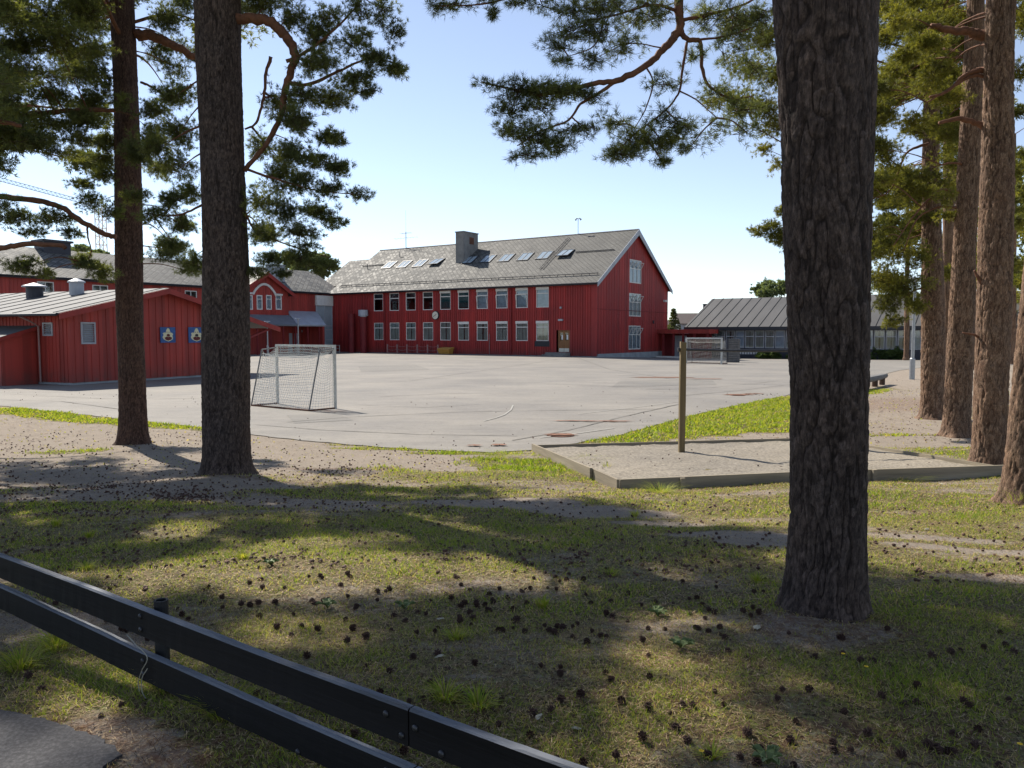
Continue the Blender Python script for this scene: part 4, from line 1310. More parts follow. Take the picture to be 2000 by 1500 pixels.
# bare flat stretch near the left end keeps its smooth boards
Mg = wallmat(Vector((LA, 0, 0)), math.pi / 2)
mb.M = Mg
gw = []
gops = []
for (a, b, c, d) in ((1230, 1252.7, 505.6, 554.7), (1229, 1252, 572, 618.6), (1228, 1251, 635.7, 682)):
    y0, z1_ = hitAg(a, c)
    y1, z0_ = hitAg(b, d)
    gops.append((y0, y1, z0_, z1_))
SL = (RA - EA) / (DA / 2)
topg = lambda y: RA - abs(y - DA / 2) * SL
wall(mb, DA, .30, topg, gops, breaks=[DA / 2], reveal=.16, batten=.62, bw=.05, bd=.018)
mb.M = wallmat(Vector((LA, DA, 0)), math.pi)
wall(mb, LA, 0, lambda x: EA)
mb.M = wallmat(Vector((0, DA, 0)), -math.pi / 2)
wall(mb, DA, 0, topg, breaks=[DA / 2])
mb.M = None
mb.box(38.9, LA + .03, -.08, .02, Z0, EA - .05)          # corner board
mb.box(0, LA, -.08, .0, 4.98, 5.04)                      # belt board between the storeys
mb.build('wall', M['red'], mainb)
mb = MB()
mb.box(LA + .0, LA + .05, 0.05, DA, 5.0, 5.05)
mb.build('belt_board', M['red_dark'], mainb)
mb = MB()
mb.box(-.02, LA + .02, .02, .3, -.1, Z0)
mb.prism([(0, 0), (0, 0)], 0, 0) if False else None
mb.box(LA - .2, LA + .02, .3, DA, -.8, .30)
mb.build('plinth', M['plinth'], mainb)
sty_u = ['dark', 'dark', 'dark', 'dark', 'teal', 'teal', 'blue', 'blue', 'blue', 'blue', 'blue']
I4 = Matrix.Identity(4)
for i, x in enumerate(xs_win):
    window(mainb, I4, x - HW, x + HW, zu0, zu1, sty_u[i], blind=i >= 4, transom=.70, lean=i in (6, 7, 8), rec=.06)
    window(mainb, I4, x - HW, x + HW, zl0, zl1, 'curtain', blind=i >= 5, transom=.70, rec=.06)
for (y0, y1, z0_, z1_) in gops:
    wf = window(mainb, Mg, y0, y1, z0_, z1_, 'blue', False, .62, .05, .12, vert=2)
    # tilted top lights
    for j in range(3):
        wj = (y1 - y0) / 3
        s_ = MB(Mg)
        a0 = y0 + j * wj + .12; a1 = y0 + (j + 1) * wj - .08
        zb = z0_ + (z1_ - z0_) * .64
        s_.bar((a0, .02, zb), (a0, -.32, z1_ - .3), .05, .05); s_.bar((a1, .02, zb), (a1, -.32, z1_ - .3), .05, .05)
        s_.bar((a0, -.32, z1_ - .3), (a1, -.32, z1_ - .3), .05, .05)
        s_.build('top_sash', M['white'], wf)
# roof
mb = MB()
ov = .55
ez = EA - ov * SL + .12
rz = RA + .12
roof_plane(mb, (-.15, -ov, ez), (LA + .35, -ov, ez), (LA + .35, DA / 2, rz), (-.15, DA / 2, rz))
roof_plane(mb, (LA + .35, DA + ov, ez), (-.15, DA + ov, ez), (-.15, DA / 2, rz), (LA + .35, DA / 2, rz))
roofA = mb.build('roof', M['slate'], mainb)
mb = MB()
e2 = 8.95
roof_plane(mb, (-6.2, 3.2, 9.0), (-.17, 3.2, 9.0), (-.17, DA / 2, 13.1), (-6.2, DA / 2, 13.1))
roof_plane(mb, (-.17, DA, 7.4), (-6.2, DA, 7.4), (-6.2, DA / 2, 13.1), (-.17, DA / 2, 13.1))
mb.build('lower_roof', M['slate'], mainb)
mb = MB(); mb.prism([(3.2, 0), (DA, 0), (DA, 7.2), (DA / 2, 12.9), (3.2, 8.85)], 0, .2)
mb.M = None
vv = [(-6.0, y, z) for y, z in [(3.2, 0), (DA, 0), (DA, 7.2), (DA / 2, 12.9), (3.2, 8.85)]]
mb = MB(); mb.poly(vv); mb.poly([(-6, 3.2, 0), (0, 3.2, 0), (0, 3.2, 8.85), (-6, 3.2, 8.85)]); mb.poly([(-6, DA, 0), (0, DA, 0), (0, DA, 7.2), (-6, DA, 7.2)])
mb.build('end_wall', M['red'], mainb)
# verge boards on the right gable
mb = MB()
xv0, xv1 = LA + .351, LA + .40
for sgn in (-1, 1):
    ye = DA / 2 + sgn * (DA / 2 + ov)
    ym = DA / 2
    lo = .62
    a = [(xv0, ye, ez + .03), (xv0, ym, rz + .03), (xv0, ym, rz - lo), (xv0, ye, ez - lo * .75)]
    b = [(xv1, q[1], q[2]) for q in a]
    mb.add(a + b, [(0, 1, 2, 3), (7, 6, 5, 4), (0, 4, 5, 1), (2, 6, 7, 3), (3, 7, 4, 0), (1, 5, 6, 2)])
    for k in range(1, 8):
        t = k / 8
        yy = ye + (ym - ye) * t; zz = ez + (rz - ez) * t
        mb.box(xv1, xv1 + .012, yy - .03, yy + .03, zz - lo * .78, zz + .02)
    # soffit
    mb.add([(LA, ye, ez - .14), (xv0, ye, ez - .14), (xv0, ym, rz - .14), (LA, ym, rz - .14)], [(0, 1, 2, 3)])
mb.build('verge_board', M['verge'], mainb)
mb = MB()
mb.tube([(-.2, -ov - .06, ez - .08), (LA + .35, -ov - .06, ez - .08)], .075, 8)
mb.box(-.1, LA + .3, -ov, -.02, ez - .22, ez - .17)
mb.build('gutter', M['dark'], mainb)
mb = MB()
mb.tube([(1.0, .75, EA + .75 * SL + .32), (LA - .3, .75, EA + .75 * SL + .32)], .055, 6)
for k in range(40):
    xk = 1 + k * (LA - 1.3) / 39
    mb.bar((xk, .75, EA + .75 * SL + .1), (xk, .75, EA + .75 * SL + .32), .04, .04)
mb.build('snow_guard', M['dark'], mainb)
mb = MB()
mb.tube([(-.15, DA / 2, rz + .03), (LA + .35, DA / 2, rz + .03)], .08, 6)
mb.build('ridge_cap', M['steel'], roofA)


def onroof(px, py):
    """front slope of the main roof: local x,y,z for a pixel"""
    nrm = Vector((0, -SL, 1)).normalized()
    nw = AX * nrm.x + AY * nrm.y + Vector((0, 0, nrm.z))
    p0 = OA + Vector((0, 0, EA + .12))
    r = ray(px, py)
    t = (p0 - Vector((0, 0, CAMZ))).dot(nw) / r.dot(nw)
    p = Vector((0, 0, CAMZ)) + r * t - OA
    return Vector((p.dot(AX), p.dot(AY), p.z))


e_s = Vector((0, 1, SL)).normalized()
n_s = Vector((0, -SL, 1)).normalized()
for i, (px, py) in enumerate([(760.5, 518), (790, 516.5), (821, 514.7), (853, 512.5), (918, 508), (953, 506), (989, 504), (1026, 501.7), (1064, 498.8), (1104.5, 496)]):
    c = onroof(px, py)
    hw, hh = .82, .95
    Ms = Matrix.Translation(c) @ Matrix(((1, 0, 0, 0), (0, e_s.y, n_s.y, 0), (0, e_s.z, n_s.z, 0), (0, 0, 0, 1)))
    if i in (3, 9):
        Ms = Ms @ Matrix.Translation((0, hh, 0)) @ Matrix.Rotation(math.radians(-7), 4, 'X') @ Matrix.Translation((0, -hh, 0))
    f = MB(Ms)
    for (a, b, c_, d_) in ((-hw, hw, -hh, -hh + .1), (-hw, hw, hh - .1, hh), (-hw, -hw + .1, -hh + .1, hh - .1), (hw - .1, hw, -hh + .1, hh - .1), (-.04, .04, -hh + .1, hh - .1)):
        f.box(a, b, c_, d_, .0, .09)
    fo_ = f.build('skylight', M['dark'], mainb)
    g = MB(Ms); g.poly([(-hw + .1, -hh + .1, .06), (hw - .1, -hh + .1, .06), (hw - .1, hh - .1, .06), (-hw + .1, hh - .1, .06)])
    g.build('pane', M['skyglass'], fo_)
# chimney
cb = onroof(896, 513)
cy0 = cb.y; cx1 = onroof(904, 514).x
mb = MB()
czt = 15.15
mb.box(cx1 - 1.25, cx1, cy0, cy0 + 3.0, cb.z - .3, czt - .12)
mb.box(cx1 - 1.33, cx1 + .08, cy0 - .08, cy0 + 3.08, czt - .12, czt)
ch = mb.build('chimney', M['concrete'], mainb)
mb = MB()
mb.box(cx1 + .001, cx1 + .03, cy0 + 1.2, cy0 + 2.1, czt - 1.5, czt - .65)
for k in range(7): mb.box(cx1 + .03, cx1 + .05, cy0 + 1.22, cy0 + 2.08, czt - 1.45 + k * .12, czt - 1.41 + k * .12)
mb.build('vent_grille', M['rust'], ch)
# roof ladder, rails
mb = MB()
la0, la1 = onroof(1056, 527), onroof(1124, 466)
la1.x = la0.x
for dx in (-.2, .2):
    mb.bar(la0 + Vector((dx, 0, .15)), Vector((la0.x + dx, la1.y, la0.z + (la1.y - la0.y) * SL + .15)), .035, .05)
for k in range(26):
    yy = la0.y + (la1.y - la0.y) * k / 25
    mb.bar((la0.x - .2, yy, la0.z + (yy - la0.y) * SL + .15), (la0.x + .2, yy, la0.z + (yy - la0.y) * SL + .15), .03, .03)
mb.build('roof_ladder', M['dark'], mainb)
mb = MB()
a_, b_ = onroof(1124, 494), onroof(1198, 491)
mb.bar(a_ + Vector((0, 0, .1)), Vector((b_.x, a_.y, a_.z + .1)), .1, .08)
a_, b_ = onroof(708, 521), onroof(750, 519)
mb.bar(a_ + Vector((0, 0, .1)), Vector((b_.x, a_.y, a_.z + .1)), .1, .08)
c_ = onroof(718, 526); mb.tube([c_, c_ + Vector((0, 0, .7))], .05, 6)
c_ = onroof(781, 502); mb.tube([c_, c_ + Vector((0, 0, .7))], .05, 6)
mb.build('roof_walkway', M['dark'], mainb)
# antennas on the ridge
mb = MB()
xa = hitA(793, 488, DA / 2)[0]
mb.tube([(xa, DA / 2, rz), (xa, DA / 2, rz + 2.3)], .05, 6)
mb.tube([(xa, DA / 2, rz + 2.3), (xa, DA / 2, rz + 5.2)], .012, 5)
for k, l_ in ((1.45, 2.0), (2.1, .9)):
    mb.tube([(xa - l_, DA / 2, rz + k), (xa + l_, DA / 2, rz + k + .05)], .018, 5)
    for q in range(-3, 4):
        mb.tube([(xa + q * l_ / 3.2, DA / 2 - .35, rz + k), (xa + q * l_ / 3.2, DA / 2 + .35, rz + k)], .012, 4)
mb.build('antenna', M['steel'], mainb)
mb = MB()
xa = hitA(1129, 462, DA / 2)[0]
mb.tube([(xa, DA / 2, rz), (xa, DA / 2, rz + 1.85)], .035, 6)
for sx in (-.38, .38):
    mb.tube([(xa, DA / 2, rz + 1.85), (xa + sx * .5, DA / 2, rz + 1.9), (xa + sx, DA / 2, rz + 1.7)], [.05, .06, .12], 8)
mb.build('siren', M['steel'], mainb)
# downpipes
mb = MB()
for px in (752.5, 999.5):
    x = hitA(px, 620)[0]
    mb.tube([(x, -ov, ez - .1), (x, -.15, ez - .5), (x, -.13, .2), (x, -.3, .08)], .06, 8)
mb.build('downpipe', M['red_dark'], mainb)
mb = MB()
x = hitA(957, 660)[0]
mb.tube([(x, -.12, .05), (x, -.12, 2.45)], .035, 6)
mb.build('standpipe', M['pipe'], mainb)
# duct columns and cowl
for px, zt_, cowl in ((695, 5.0, False), (718, 4.6, True)):
    x = hitA(px, 650)[0]
    mb = MB(); mb.tube([(x, -.75, 0), (x, -.75, zt_)], .42, 20)
    dco = mb.build('ventilation_duct', M['red_dark'], mainb, False)
    if cowl:
        mb = MB(); mb.tube([(x, -.75, zt_ - .05), (x, -.75, zt_ + .1), (x, -.75, zt_ + .1), (x, -.75, zt_ + .85)], [.42, .44, .62, .60], 16)
        mb.build('duct_cowl', M['verge'], dco)
# door
mb = MB()
mb.box(dx0 + .25, dx0 + .33, .05, .14, dz0, dz1 - .02); mb.box(dx1 - .08, dx1, .05, .14, dz0, dz1 - .02); mb.box(dx0 + .33, dx1 - .08, .05, .14, dz1 - .12, dz1 - .02)
dfo = mb.build('door_frame', M['brownwood'], mainb)
wl = (dx1 - .08 - dx0 - .33) / 2
for k in range(2):
    a = dx0 + .33 + k * wl
    mb = MB()
    mb.box(a + .01, a + .14, .07, .13, dz0 + .02, dz1 - .13); mb.box(a + wl - .14, a + wl - .01, .07, .13, dz0 + .02, dz1 - .13)
    mb.box(a + .14, a + wl - .14, .07, .13, dz0 + .5, dz0 + 1.25); mb.box(a + .14, a + wl - .14, .07, .13, dz1 - .27, dz1 - .13); mb.box(a + .14, a + wl - .14, .07, .13, dz0 + .02, dz0 + .5)
    dr = mb.build('door', M['brownwood'], mainb)
    mb = MB(); mb.box(a + .02, a + wl - .02, .055, .0699, dz0 + .03, dz0 + .42); mb.build('kick_plate', M['cream'], dr)
    mb = MB(); mb.poly([(a + .14, .10, dz0 + 1.25), (a + wl - .14, .10, dz0 + 1.25), (a + wl - .14, .10, dz1 - .27), (a + .14, .10, dz1 - .27)]); mb.build('pane', M['glass'], dr)
    mb = MB(); mb.box(a + .3, a + .62, .085, .092, dz0 + 1.35, dz0 + 1.85); mb.build('notice', M['paper'], dr)
mb = MB()
mb.box(dx0 - .9, dx1 + .1, -1.5, -.04, -.05, .22); mb.box(dx0 - .7, dx1 + .1, -1.1, .12, .22, .42)
mb.build('entrance_step', M['concrete'], mainb)
x0_, z1_ = hitA(1045, 666.8); x1_, z0_ = hitA(1074, 677)
mb = MB(); mb.box(x0_, x1_, -.075, -.037, z0_, z1_)
for k in range(6): mb.box(x0_ + .05, x1_ - .05, -.09, -.0755, z0_ + .06 + k * .1, z0_ + .10 + k * .1)
mb.build('air_vent', M['dark'], mainb)
for (px, py) in ((1096.5, 625), (1097, 601)):
    x, z = hitA(px, py)
    mb = MB(); mb.box(x - .25 if py > 610 else x - .08, x + .25 if py > 610 else x + .08, -.3, -.04, z - .1, z + .1); mb.build('wall_lamp', M['verge'], mainb)
y_, z_ = hitAg(1297, 588)
mb = MB(Mg); mb.box(y_ - .3, y_ + .3, -.3, -.02, z_ - .12, z_ + .12); mb.build('wall_lamp', M['white'], mainb)
y_, z_ = hitAg(1275, 629)
mb = MB(Mg); mb.box(y_ - .1, y_ + .1, -.15, -.02, z_ - .18, z_ + .18); mb.build('wall_socket', M['dark'], mainb)


def worldA(x, y, z=0): return OA + AX * x + AY * y + Vector((0, 0, z))


# clock hanging on the facade
x, z = hitA(852, 616)
ck = thing('wall_clock', 'round cream clock on the red facade between the window rows', 'clock', worldA(x, -.04, z), angA)
mb = MB(); mb.tube([(0, .02, 0), (0, -.16, 0)], .52, 28); mb.build('clock_case', M['dark'], ck)
mb = MB(); mb.tube([(0, -.161, 0), (0, -.175, 0)], .45, 28); mb.build('clock_face', M['cream'], ck)
mb = MB(); mb.bar((-.04, -.19, -.04), (.2, -.19, .16), .03, .05, (0, -1, 0)); mb.build('clock_hand', M['dark'], ck)
mb = MB(); mb.bar((.04, -.2, .03), (-.28, -.2, -.16), .03, .035, (0, -1, 0)); mb.build('clock_hand', M['dark'], ck)
# grit bin
g_ = worldA(hitA(884, 680)[0], -1.3)
gb = thing('grit_bin', 'small ochre yellow grit bin against the red school wall', 'grit bin', g_, angA)
mb = MB(); mb.add([(-.75, -.35, .08), (.75, -.35, .08), (.75, .35, .08), (-.75, .35, .08), (-.9, -.45, .6), (.9, -.45, .6), (.9, .45, .75), (-.9, .45, .75)],
                  [(0, 3, 2, 1), (4, 5, 6, 7), (0, 1, 5, 4), (1, 2, 6, 5), (2, 3, 7, 6), (3, 0, 4, 7)])
mb.build('bin_body', M['yellow'], gb)
mb = MB(); mb.add([(-.95, -.5, .61), (.95, -.5, .61), (.95, .5, .76), (-.95, .5, .76), (-.9, -.4, .72), (.9, -.4, .72), (.9, .4, .86), (-.9, .4, .86)],
                  [(0, 3, 2, 1), (4, 5, 6, 7), (0, 1, 5, 4), (1, 2, 6, 5), (2, 3, 7, 6), (3, 0, 4, 7)])
mb.build('lid', M['yellow'], gb)
# chain fence
cf = thing('chain_fence', 'low row of slim red-brown posts linked by drooping chains below the windows', 'chain fence', worldA(hitA(774, 680)[0], -1.6), angA)
ch_x = [hitA(p, 680)[0] - hitA(774, 680)[0] for p in (774, 793, 812, 832, 852, 872)]
for x in ch_x:
    mb = MB(); mb.box(x - .06, x + .06, -.06, .06, 0, 1.15); mb.build('post', M['pipe'], cf)
for a, b in zip(ch_x[:-1], ch_x[1:]):
    mb = MB()
    for zc in (1.0, .55):
        mb.tube([(a + (b - a) * t / 6, 0, zc - .14 * math.sin(math.pi * t / 6)) for t in range(7)], .018, 4)
    mb.build('chain', M['pipe'], cf)

# ---- the long wing at right angles ----------------------------------------
BX = Vector((.558, .83, 0)).normalized()
BYv = Vector((-.83, .558, 0)).normalized()
angB = math.atan2(BX.y, BX.x)
OB = Vector((-23.9, 103.0, 0)) - BX * 50
LB = 50.0
wing = thing('school_wing', 'long red school wing with slate roof behind the shed and an arched gable', 'school building', OB, angB)


def hitB(px, py, out=0.0):
    p0 = OB - BYv * out
    r = ray(px, py)
    t = (p0 - Vector((0, 0, CAMZ))).dot(BYv) / r.dot(BYv)
    p = Vector((0, 0, CAMZ)) + r * t - OB
    return p.dot(BX), p.z


EB, RB, DB = 7.9, 10.9, 11.5
bops = []
for (a, b, c, d) in ((72, 106, 549, 572), (180, 212, 556, 578), (361, 385, 567, 583)):
    x0_, zt_ = hitB(a, c); x1_, zb_ = hitB(b, d)
    bops.append((x0_, x1_, zb_, zt_))
mb = MB()
wall(mb, LB - .0, 0, lambda x: EB, bops, reveal=.14, batten=.34, bw=.06, bd=.03)
mb.poly([(0, 0, 0), (0, DB, 0), (0, DB, EB), (0, DB / 2, RB), (0, 0, EB)])
mb.poly([(0, DB, 0), (LB, DB, 0), (LB, DB, EB), (0, DB, EB)])
mb.poly([(LB, 0, 0), (LB, DB, 0), (LB, DB, EB), (LB, DB / 2, RB), (LB, 0, EB)])
mb.build('wall', M['red_shed'], wing)
for q in bops: window(wing, I4, *q, 'dark', False, 1.0, .05, .09, vert=1)
mb = MB()
sB = (RB - EB) / (DB / 2)
roof_plane(mb, (-.3, -.5, EB - .5 * sB + .1), (LB + 2, -.5, EB - .5 * sB + .1), (LB + 2, DB / 2, RB + .1), (-.3, DB / 2, RB + .1))
roof_plane(mb, (LB + 2, DB + .5, EB - .5 * sB + .1), (-.3, DB + .5, EB - .5 * sB + .1), (-.3, DB / 2, RB + .1), (LB + 2, DB / 2, RB + .1))
rfB = mb.build('roof', M['slate2'], wing)
mb = MB(); mb.tube([(-.3, -.56, EB - .2), (LB - 1, -.56, EB - .2)], .08, 6); mb.box(-.3, LB - .5, -.5, -.02, EB - .36, EB - .3); mb.build('gutter', M['dark'], wing)
xc = hitB(108, 495, -DB / 2 + .5)[0]
mb = MB(); mb.box(xc - 1.3, xc + 1.3, DB / 2 - 1.0, DB / 2 + 1.0, RB - .6, RB + .75); mb.box(xc - 1.5, xc + 1.5, DB / 2 - 1.2, DB / 2 + 1.2, RB + .75, RB + .95); mb.build('chimney', M['darkwall'], wing)
# cross gable
gx0, gx1 = hitB(470, 600, 1.0)[0], hitB(563.5, 600, 1.0)[0]
gm = (gx0 + gx1) / 2
sG = .62
gE = 7.5; gR = gE + (gx1 - gx0) / 2 * sG
Mgb = Matrix.Translation((gx0, -1.0, 0))
gops2 = []
for (a, b) in ((483.5, 494), (501, 513), (519.6, 531), (538, 550.5)):
    x0_, zt_ = hitB(a, 576, 1.0); x1_, zb_ = hitB(b, 605, 1.0)
    gops2.append((x0_ - gx0, x1_ - gx0, zb_, zt_))
mb = MB(Mgb)
Wg = gx1 - gx0
wall(mb, Wg, 0, lambda x: gR - abs(x - Wg / 2) * sG, gops2, breaks=[Wg / 2], reveal=.12, batten=.34, bw=.06, bd=.03)
mb.M = None
mb.poly([(gx1, -1, 0), (gx1, 0, 0), (gx1, 0, gE), (gx1, -1, gE)]); mb.poly([(gx0, -1, 0), (gx0, 0, 0), (gx0, 0, gE), (gx0, -1, gE)])
gab = mb.build('gable_wall', M['red_shed'], wing)
for q in gops2: window(wing, Mgb, *q, 'blue', False, .72, .03, .13)
mb = MB()
for sg in (-1, 1):
    xe = gm + sg * (Wg / 2 + .7); zz = gR - (Wg / 2 + .7) * sG + .1
    if sg > 0: roof_plane(mb, (xe, -1.6, zz), (xe, 4.5, zz), (gm, 4.5, gR + .1), (gm, -1.6, gR + .1))
    else: roof_plane(mb, (xe, 4.5, zz), (xe, -1.6, zz), (gm, -1.6, gR + .1), (gm, 4.5, gR + .1))
mb.build('gable_roof', M['slate2'], wing)
mb = MB()
for sg in (-1, 1):
    xe = gm + sg * (Wg / 2 + .75); zz = gR - (Wg / 2 + .75) * sG + .12
    a = [(xe, -1.66, zz), (gm, -1.66, gR + .12), (gm, -1.66, gR - .4), (xe, -1.66, zz - .45)]
    b = [(q[0], -1.602, q[2]) for q in a]
    mb.add(a + b, [(0, 1, 2, 3), (7, 6, 5, 4), (0, 4, 5, 1), (2, 6, 7, 3), (3, 7, 4, 0)])
mb.build('bargeboard', M['red_trim'], wing)
mb = MB()
arcs = []
ax0, ax1 = gx0 + gops2[0][1], gx0 + gops2[3][0]
zt_ = gops2[0][3] + .12
am = (ax0 + ax1) / 2; hw_ = (ax1 - ax0) / 2
for k in range(17):
    t = k / 16
    arcs.append((ax0 + (ax1 - ax0) * t, -1.08, zt_ + 1.25 * math.sin(math.pi * t) ** .8))
for a, b in zip(arcs[:-1], arcs[1:]): mb.bar(a, b, .10, .26, (0, 0, 1))
mb.box(ax0 - 1.0, ax0 + .1, -1.12, -1.035, zt_ - .02, zt_ + .2); mb.box(ax1 - .1, ax1 + 1.0, -1.12, -1.035, zt_ - .02, zt_ + .2)
mb.build('arched_moulding', M['white'], wing)
# canopy
mb = MB()
cx0 = hitB(485, 630, 3.5)[0]; cx1_ = hitB(582, 630, 4.0)[0]
roof_plane(mb, (cx0, -4.0, 3.5), (cx1_, -4.0, 3.5), (hitB(559, 620)[0], -.02, 5.1), (cx0, -.02, 5.1), .18)
canB = mb.build('canopy_roof', M['felt'], wing)
mb = MB()
roof_plane(mb, (cx1_ + .03, -4.0, 3.5), (LB - 4.7, -4.0, 3.5), (LB - 2.6, -.02, 5.3), (hitB(560, 620)[0], -.02, 5.3), .18)
mb.build('porch_roof', M['verge'], wing)
for x in np.linspace(cx0 + 1, LB - 5.6, 6):
    mb = MB(); mb.box(x - .07, x + .07, -3.8, -3.66, 0, 3.45); mb.build('canopy_post', M['red_dark'], wing)
mb = MB()
mb.box(LB - 5.2, LB - 4.9, -3.9, -.04, 0, 3.4)
mb.prism([(0, 0), (1, 0), (0, 1)], 0, 0) if False else None
mb.build('porch_wall', M['red_shed'], wing)
xd, _ = hitB(563, 660); xd2, _ = hitB(580, 660)
for (u0, u1) in ((xd, (xd + xd2) / 2 - .15), ((xd + xd2) / 2 + .25, xd2)):
    mb = MB(); mb.box(u0, u1, -.12, -.032, .05, 2.5); mb.build('door', M['verge'], wing)
mb = MB(); mb.box(LB - 2.9, LB - .05, -.34, -.035, 6.1, 7.4); mb.build('blank_panel', M['white'], wing)
mb = MB()
mb.box(LB - 2.8, LB - .1, -.12, -.034, .9, 6.08); 
st_ = mb.build('stair_window', M['skyglass'], wing)
mb = MB()
for x in (LB - 2.85, LB - 1.45, LB - .12): mb.box(x, x + .1, -.2, -.121, .9, 6.08)
for z in (1.6, 2.9, 3.4): mb.box(LB - 1.45, LB - .12, -.19, -.1215, z, z + .12)
mb.build('mullion', M['verge'], st_)
for px in (515.5, 591.5):
    x, z = hitB(px, 647)
    mb = MB(); mb.tube([(x, -.03, z), (x, -.22, z)], .27, 14); mb.build('round_lamp', M['verge'], wing)

# link cap on wing roof
mb = MB()
xq = hitB(545, 530, -2)[0]
mb.box(xq - .9, xq + .9, 2.0, 3.4, 8.6, 11.0); mb.box(xq - 1.0, xq + 1.0, 1.9, 3.5, 11.0, 11.15)
mb.build('vent_stack', M['verge'], wing)

# metal railing by the wing entrance
rl = thing('railing', 'low dark metal railing in front of the wing entrance behind the goal', 'railing', OB + BX * (cx0 + 2) - BYv * 6.5, angB)
mb = MB()
Lr = 9
for z in (.25, .62, 1.0): mb.tube([(0, 0, z), (Lr, 0, z)], .035, 6)
mb.build('rail', M['steel'], rl)
for k in range(9):
    mb = MB(); mb.tube([(k * Lr / 8, 0, 0), (k * Lr / 8, 0, 1.0)], .04, 6); mb.build('post', M['steel'], rl)

# ---- the red shed ---------------------------------------------------------
SX = Vector((.417, .91, 0)).normalized()
SYv = Vector((-.91, .417, 0)).normalized()
angS = math.atan2(SX.y, SX.x)
OS = G(141, 753)
shed = thing('red_shed', 'low red boarded shed with a pale sheet roof behind the left pines', 'shed', OS, angS)


def hitS(px, py, y=0.0):
    p0 = OS + SYv * y
    r = ray(px, py)
    t = (p0 - Vector((0, 0, CAMZ))).dot(SYv) / r.dot(SYv)
    p = Vector((0, 0, CAMZ)) + r * t - OS
    return p.dot(SX), p.z


rdx, rdz = hitS(313, 563)
ex = 11.2
slS = .235
def topS(x): return rdz - .14 - abs(x - rdx) * slS
lx0, lz1 = hitS(159.5, 632); lx1, lz0 = hitS(184, 669)
mb = MB()
wall(mb, ex, .12, topS, [(lx0, lx1, lz0, lz1)], breaks=[rdx], reveal=.1, batten=.42, bw=.05, bd=.026)
LS = 22.0
mb.M = wallmat(Vector((0, LS, 0)), -math.pi / 2)
# long wall: frame x runs from the far end to the near corner
v0 = LS - 2.2
wall(mb, LS, .12, lambda x: topS(0), [(LS - 1.85, LS - 1.28, 2.40, 2.90)], reveal=.1, batten=.26, bw=.05, bd=.026)
mb.M = None
mb.poly([(ex, 0, 0), (ex, LS, 0), (ex, LS, topS(ex)), (ex, 0, topS(ex))])
mb.poly([(0, LS, 0), (ex, LS, 0), (ex, LS, topS(ex)), (rdx, LS, topS(rdx)), (0, LS, topS(0))])
mb.build('wall', M['red_shed'], shed)
mb = MB(); mb.box(-.0, ex, .03, .3, 0, .118); mb.box(.03, .3, .3, LS, 0, .118); mb.build('plinth', M['plinth'], shed)
mb = MB()
xl, xr = -.95, 13.6
zl, zr = rdz - (rdx - xl) * slS, rdz - (xr - rdx) * slS
roof_plane(mb, (xl, LS + .4, zl), (xl, -.6, zl), (rdx, -.6, rdz), (rdx, LS + .4, rdz), .07)
roof_plane(mb, (xr, -.6, zr), (xr, LS + .4, zr), (rdx, LS + .4, rdz), (rdx, -.6, rdz), .07)
for k in range(16):
    yy = -.2 + k * 1.45
    mb.bar((xl, yy, zl + .015), (rdx, yy, rdz + .015), .03, .035); mb.bar((xr, yy, zr + .015), (rdx, yy, rdz + .015), .03, .035)
rfs = mb.build('roof', M['tinroof'], shed)
mb = MB()
for (xe, ze) in ((xl, zl), (xr, zr)):
    a = [(xe, -.66, ze - .02), (rdx, -.66, rdz - .02), (rdx, -.66, rdz - .30), (xe, -.66, ze - .30)]
    b = [(q[0], -.605, q[2]) for q in a]
    mb.add(a + b, [(0, 1, 2, 3), (7, 6, 5, 4), (0, 4, 5, 1), (2, 6, 7, 3), (3, 7, 4, 0)])
    mb.add([(xe, -.6, ze - .09), (rdx, -.6, rdz - .09), (rdx, 0, rdz - .09), (xe, 0, ze - .09)], [(0, 1, 2, 3)])
mb.build('bargeboard', M['red_trim'], shed)
mb = MB(); mb.tube([(xl - .06, -.5, zl - .08), (xl - .06, LS, zl - .08)], .07, 8); mb.build('gutter', M['dark'], shed)
mb = MB(); mb.tube([(xl - .05, 2.2, zl - .12), (-.5, 2.15, zl - .35), (-.12, 2.1, zl - .6), (-.1, 2.1, .1)], .045, 8); mb.build('downpipe', M['pipe'], shed)


def louvre(Mw, x0, x1, z0, z1, parent):
    f = MB(Mw); t_ = .07
    f.box(x0 - t_, x0, -.05, .0, z0 - t_, z1 + t_); f.box(x1, x1 + t_, -.05, 0, z0 - t_, z1 + t_); f.box(x0, x1, -.05, 0, z0 - t_, z0); f.box(x0, x1, -.05, 0, z1, z1 + t_)
    fo_ = f.build('louvre', M['verge'], parent)
    s_ = MB(Mw)
    n = int((z1 - z0) / .1)
    for k in range(n):
        z = z0 + (z1 - z0) * k / n
        s_.add([(x0, -.03, z), (x1, -.03, z), (x1, .06, z + .075), (x0, .06, z + .075)], [(0, 1, 2, 3)])
    s_.box(x0, x1, .07, .09, z0, z1)
    s_.build('slats', M['verge'], fo_)


louvre(I4, lx0, lx1, lz0, lz1, shed)
louvre(wallmat(Vector((0, LS, 0)), -math.pi / 2), LS - 1.85, LS - 1.28, 2.40, 2.90, shed)
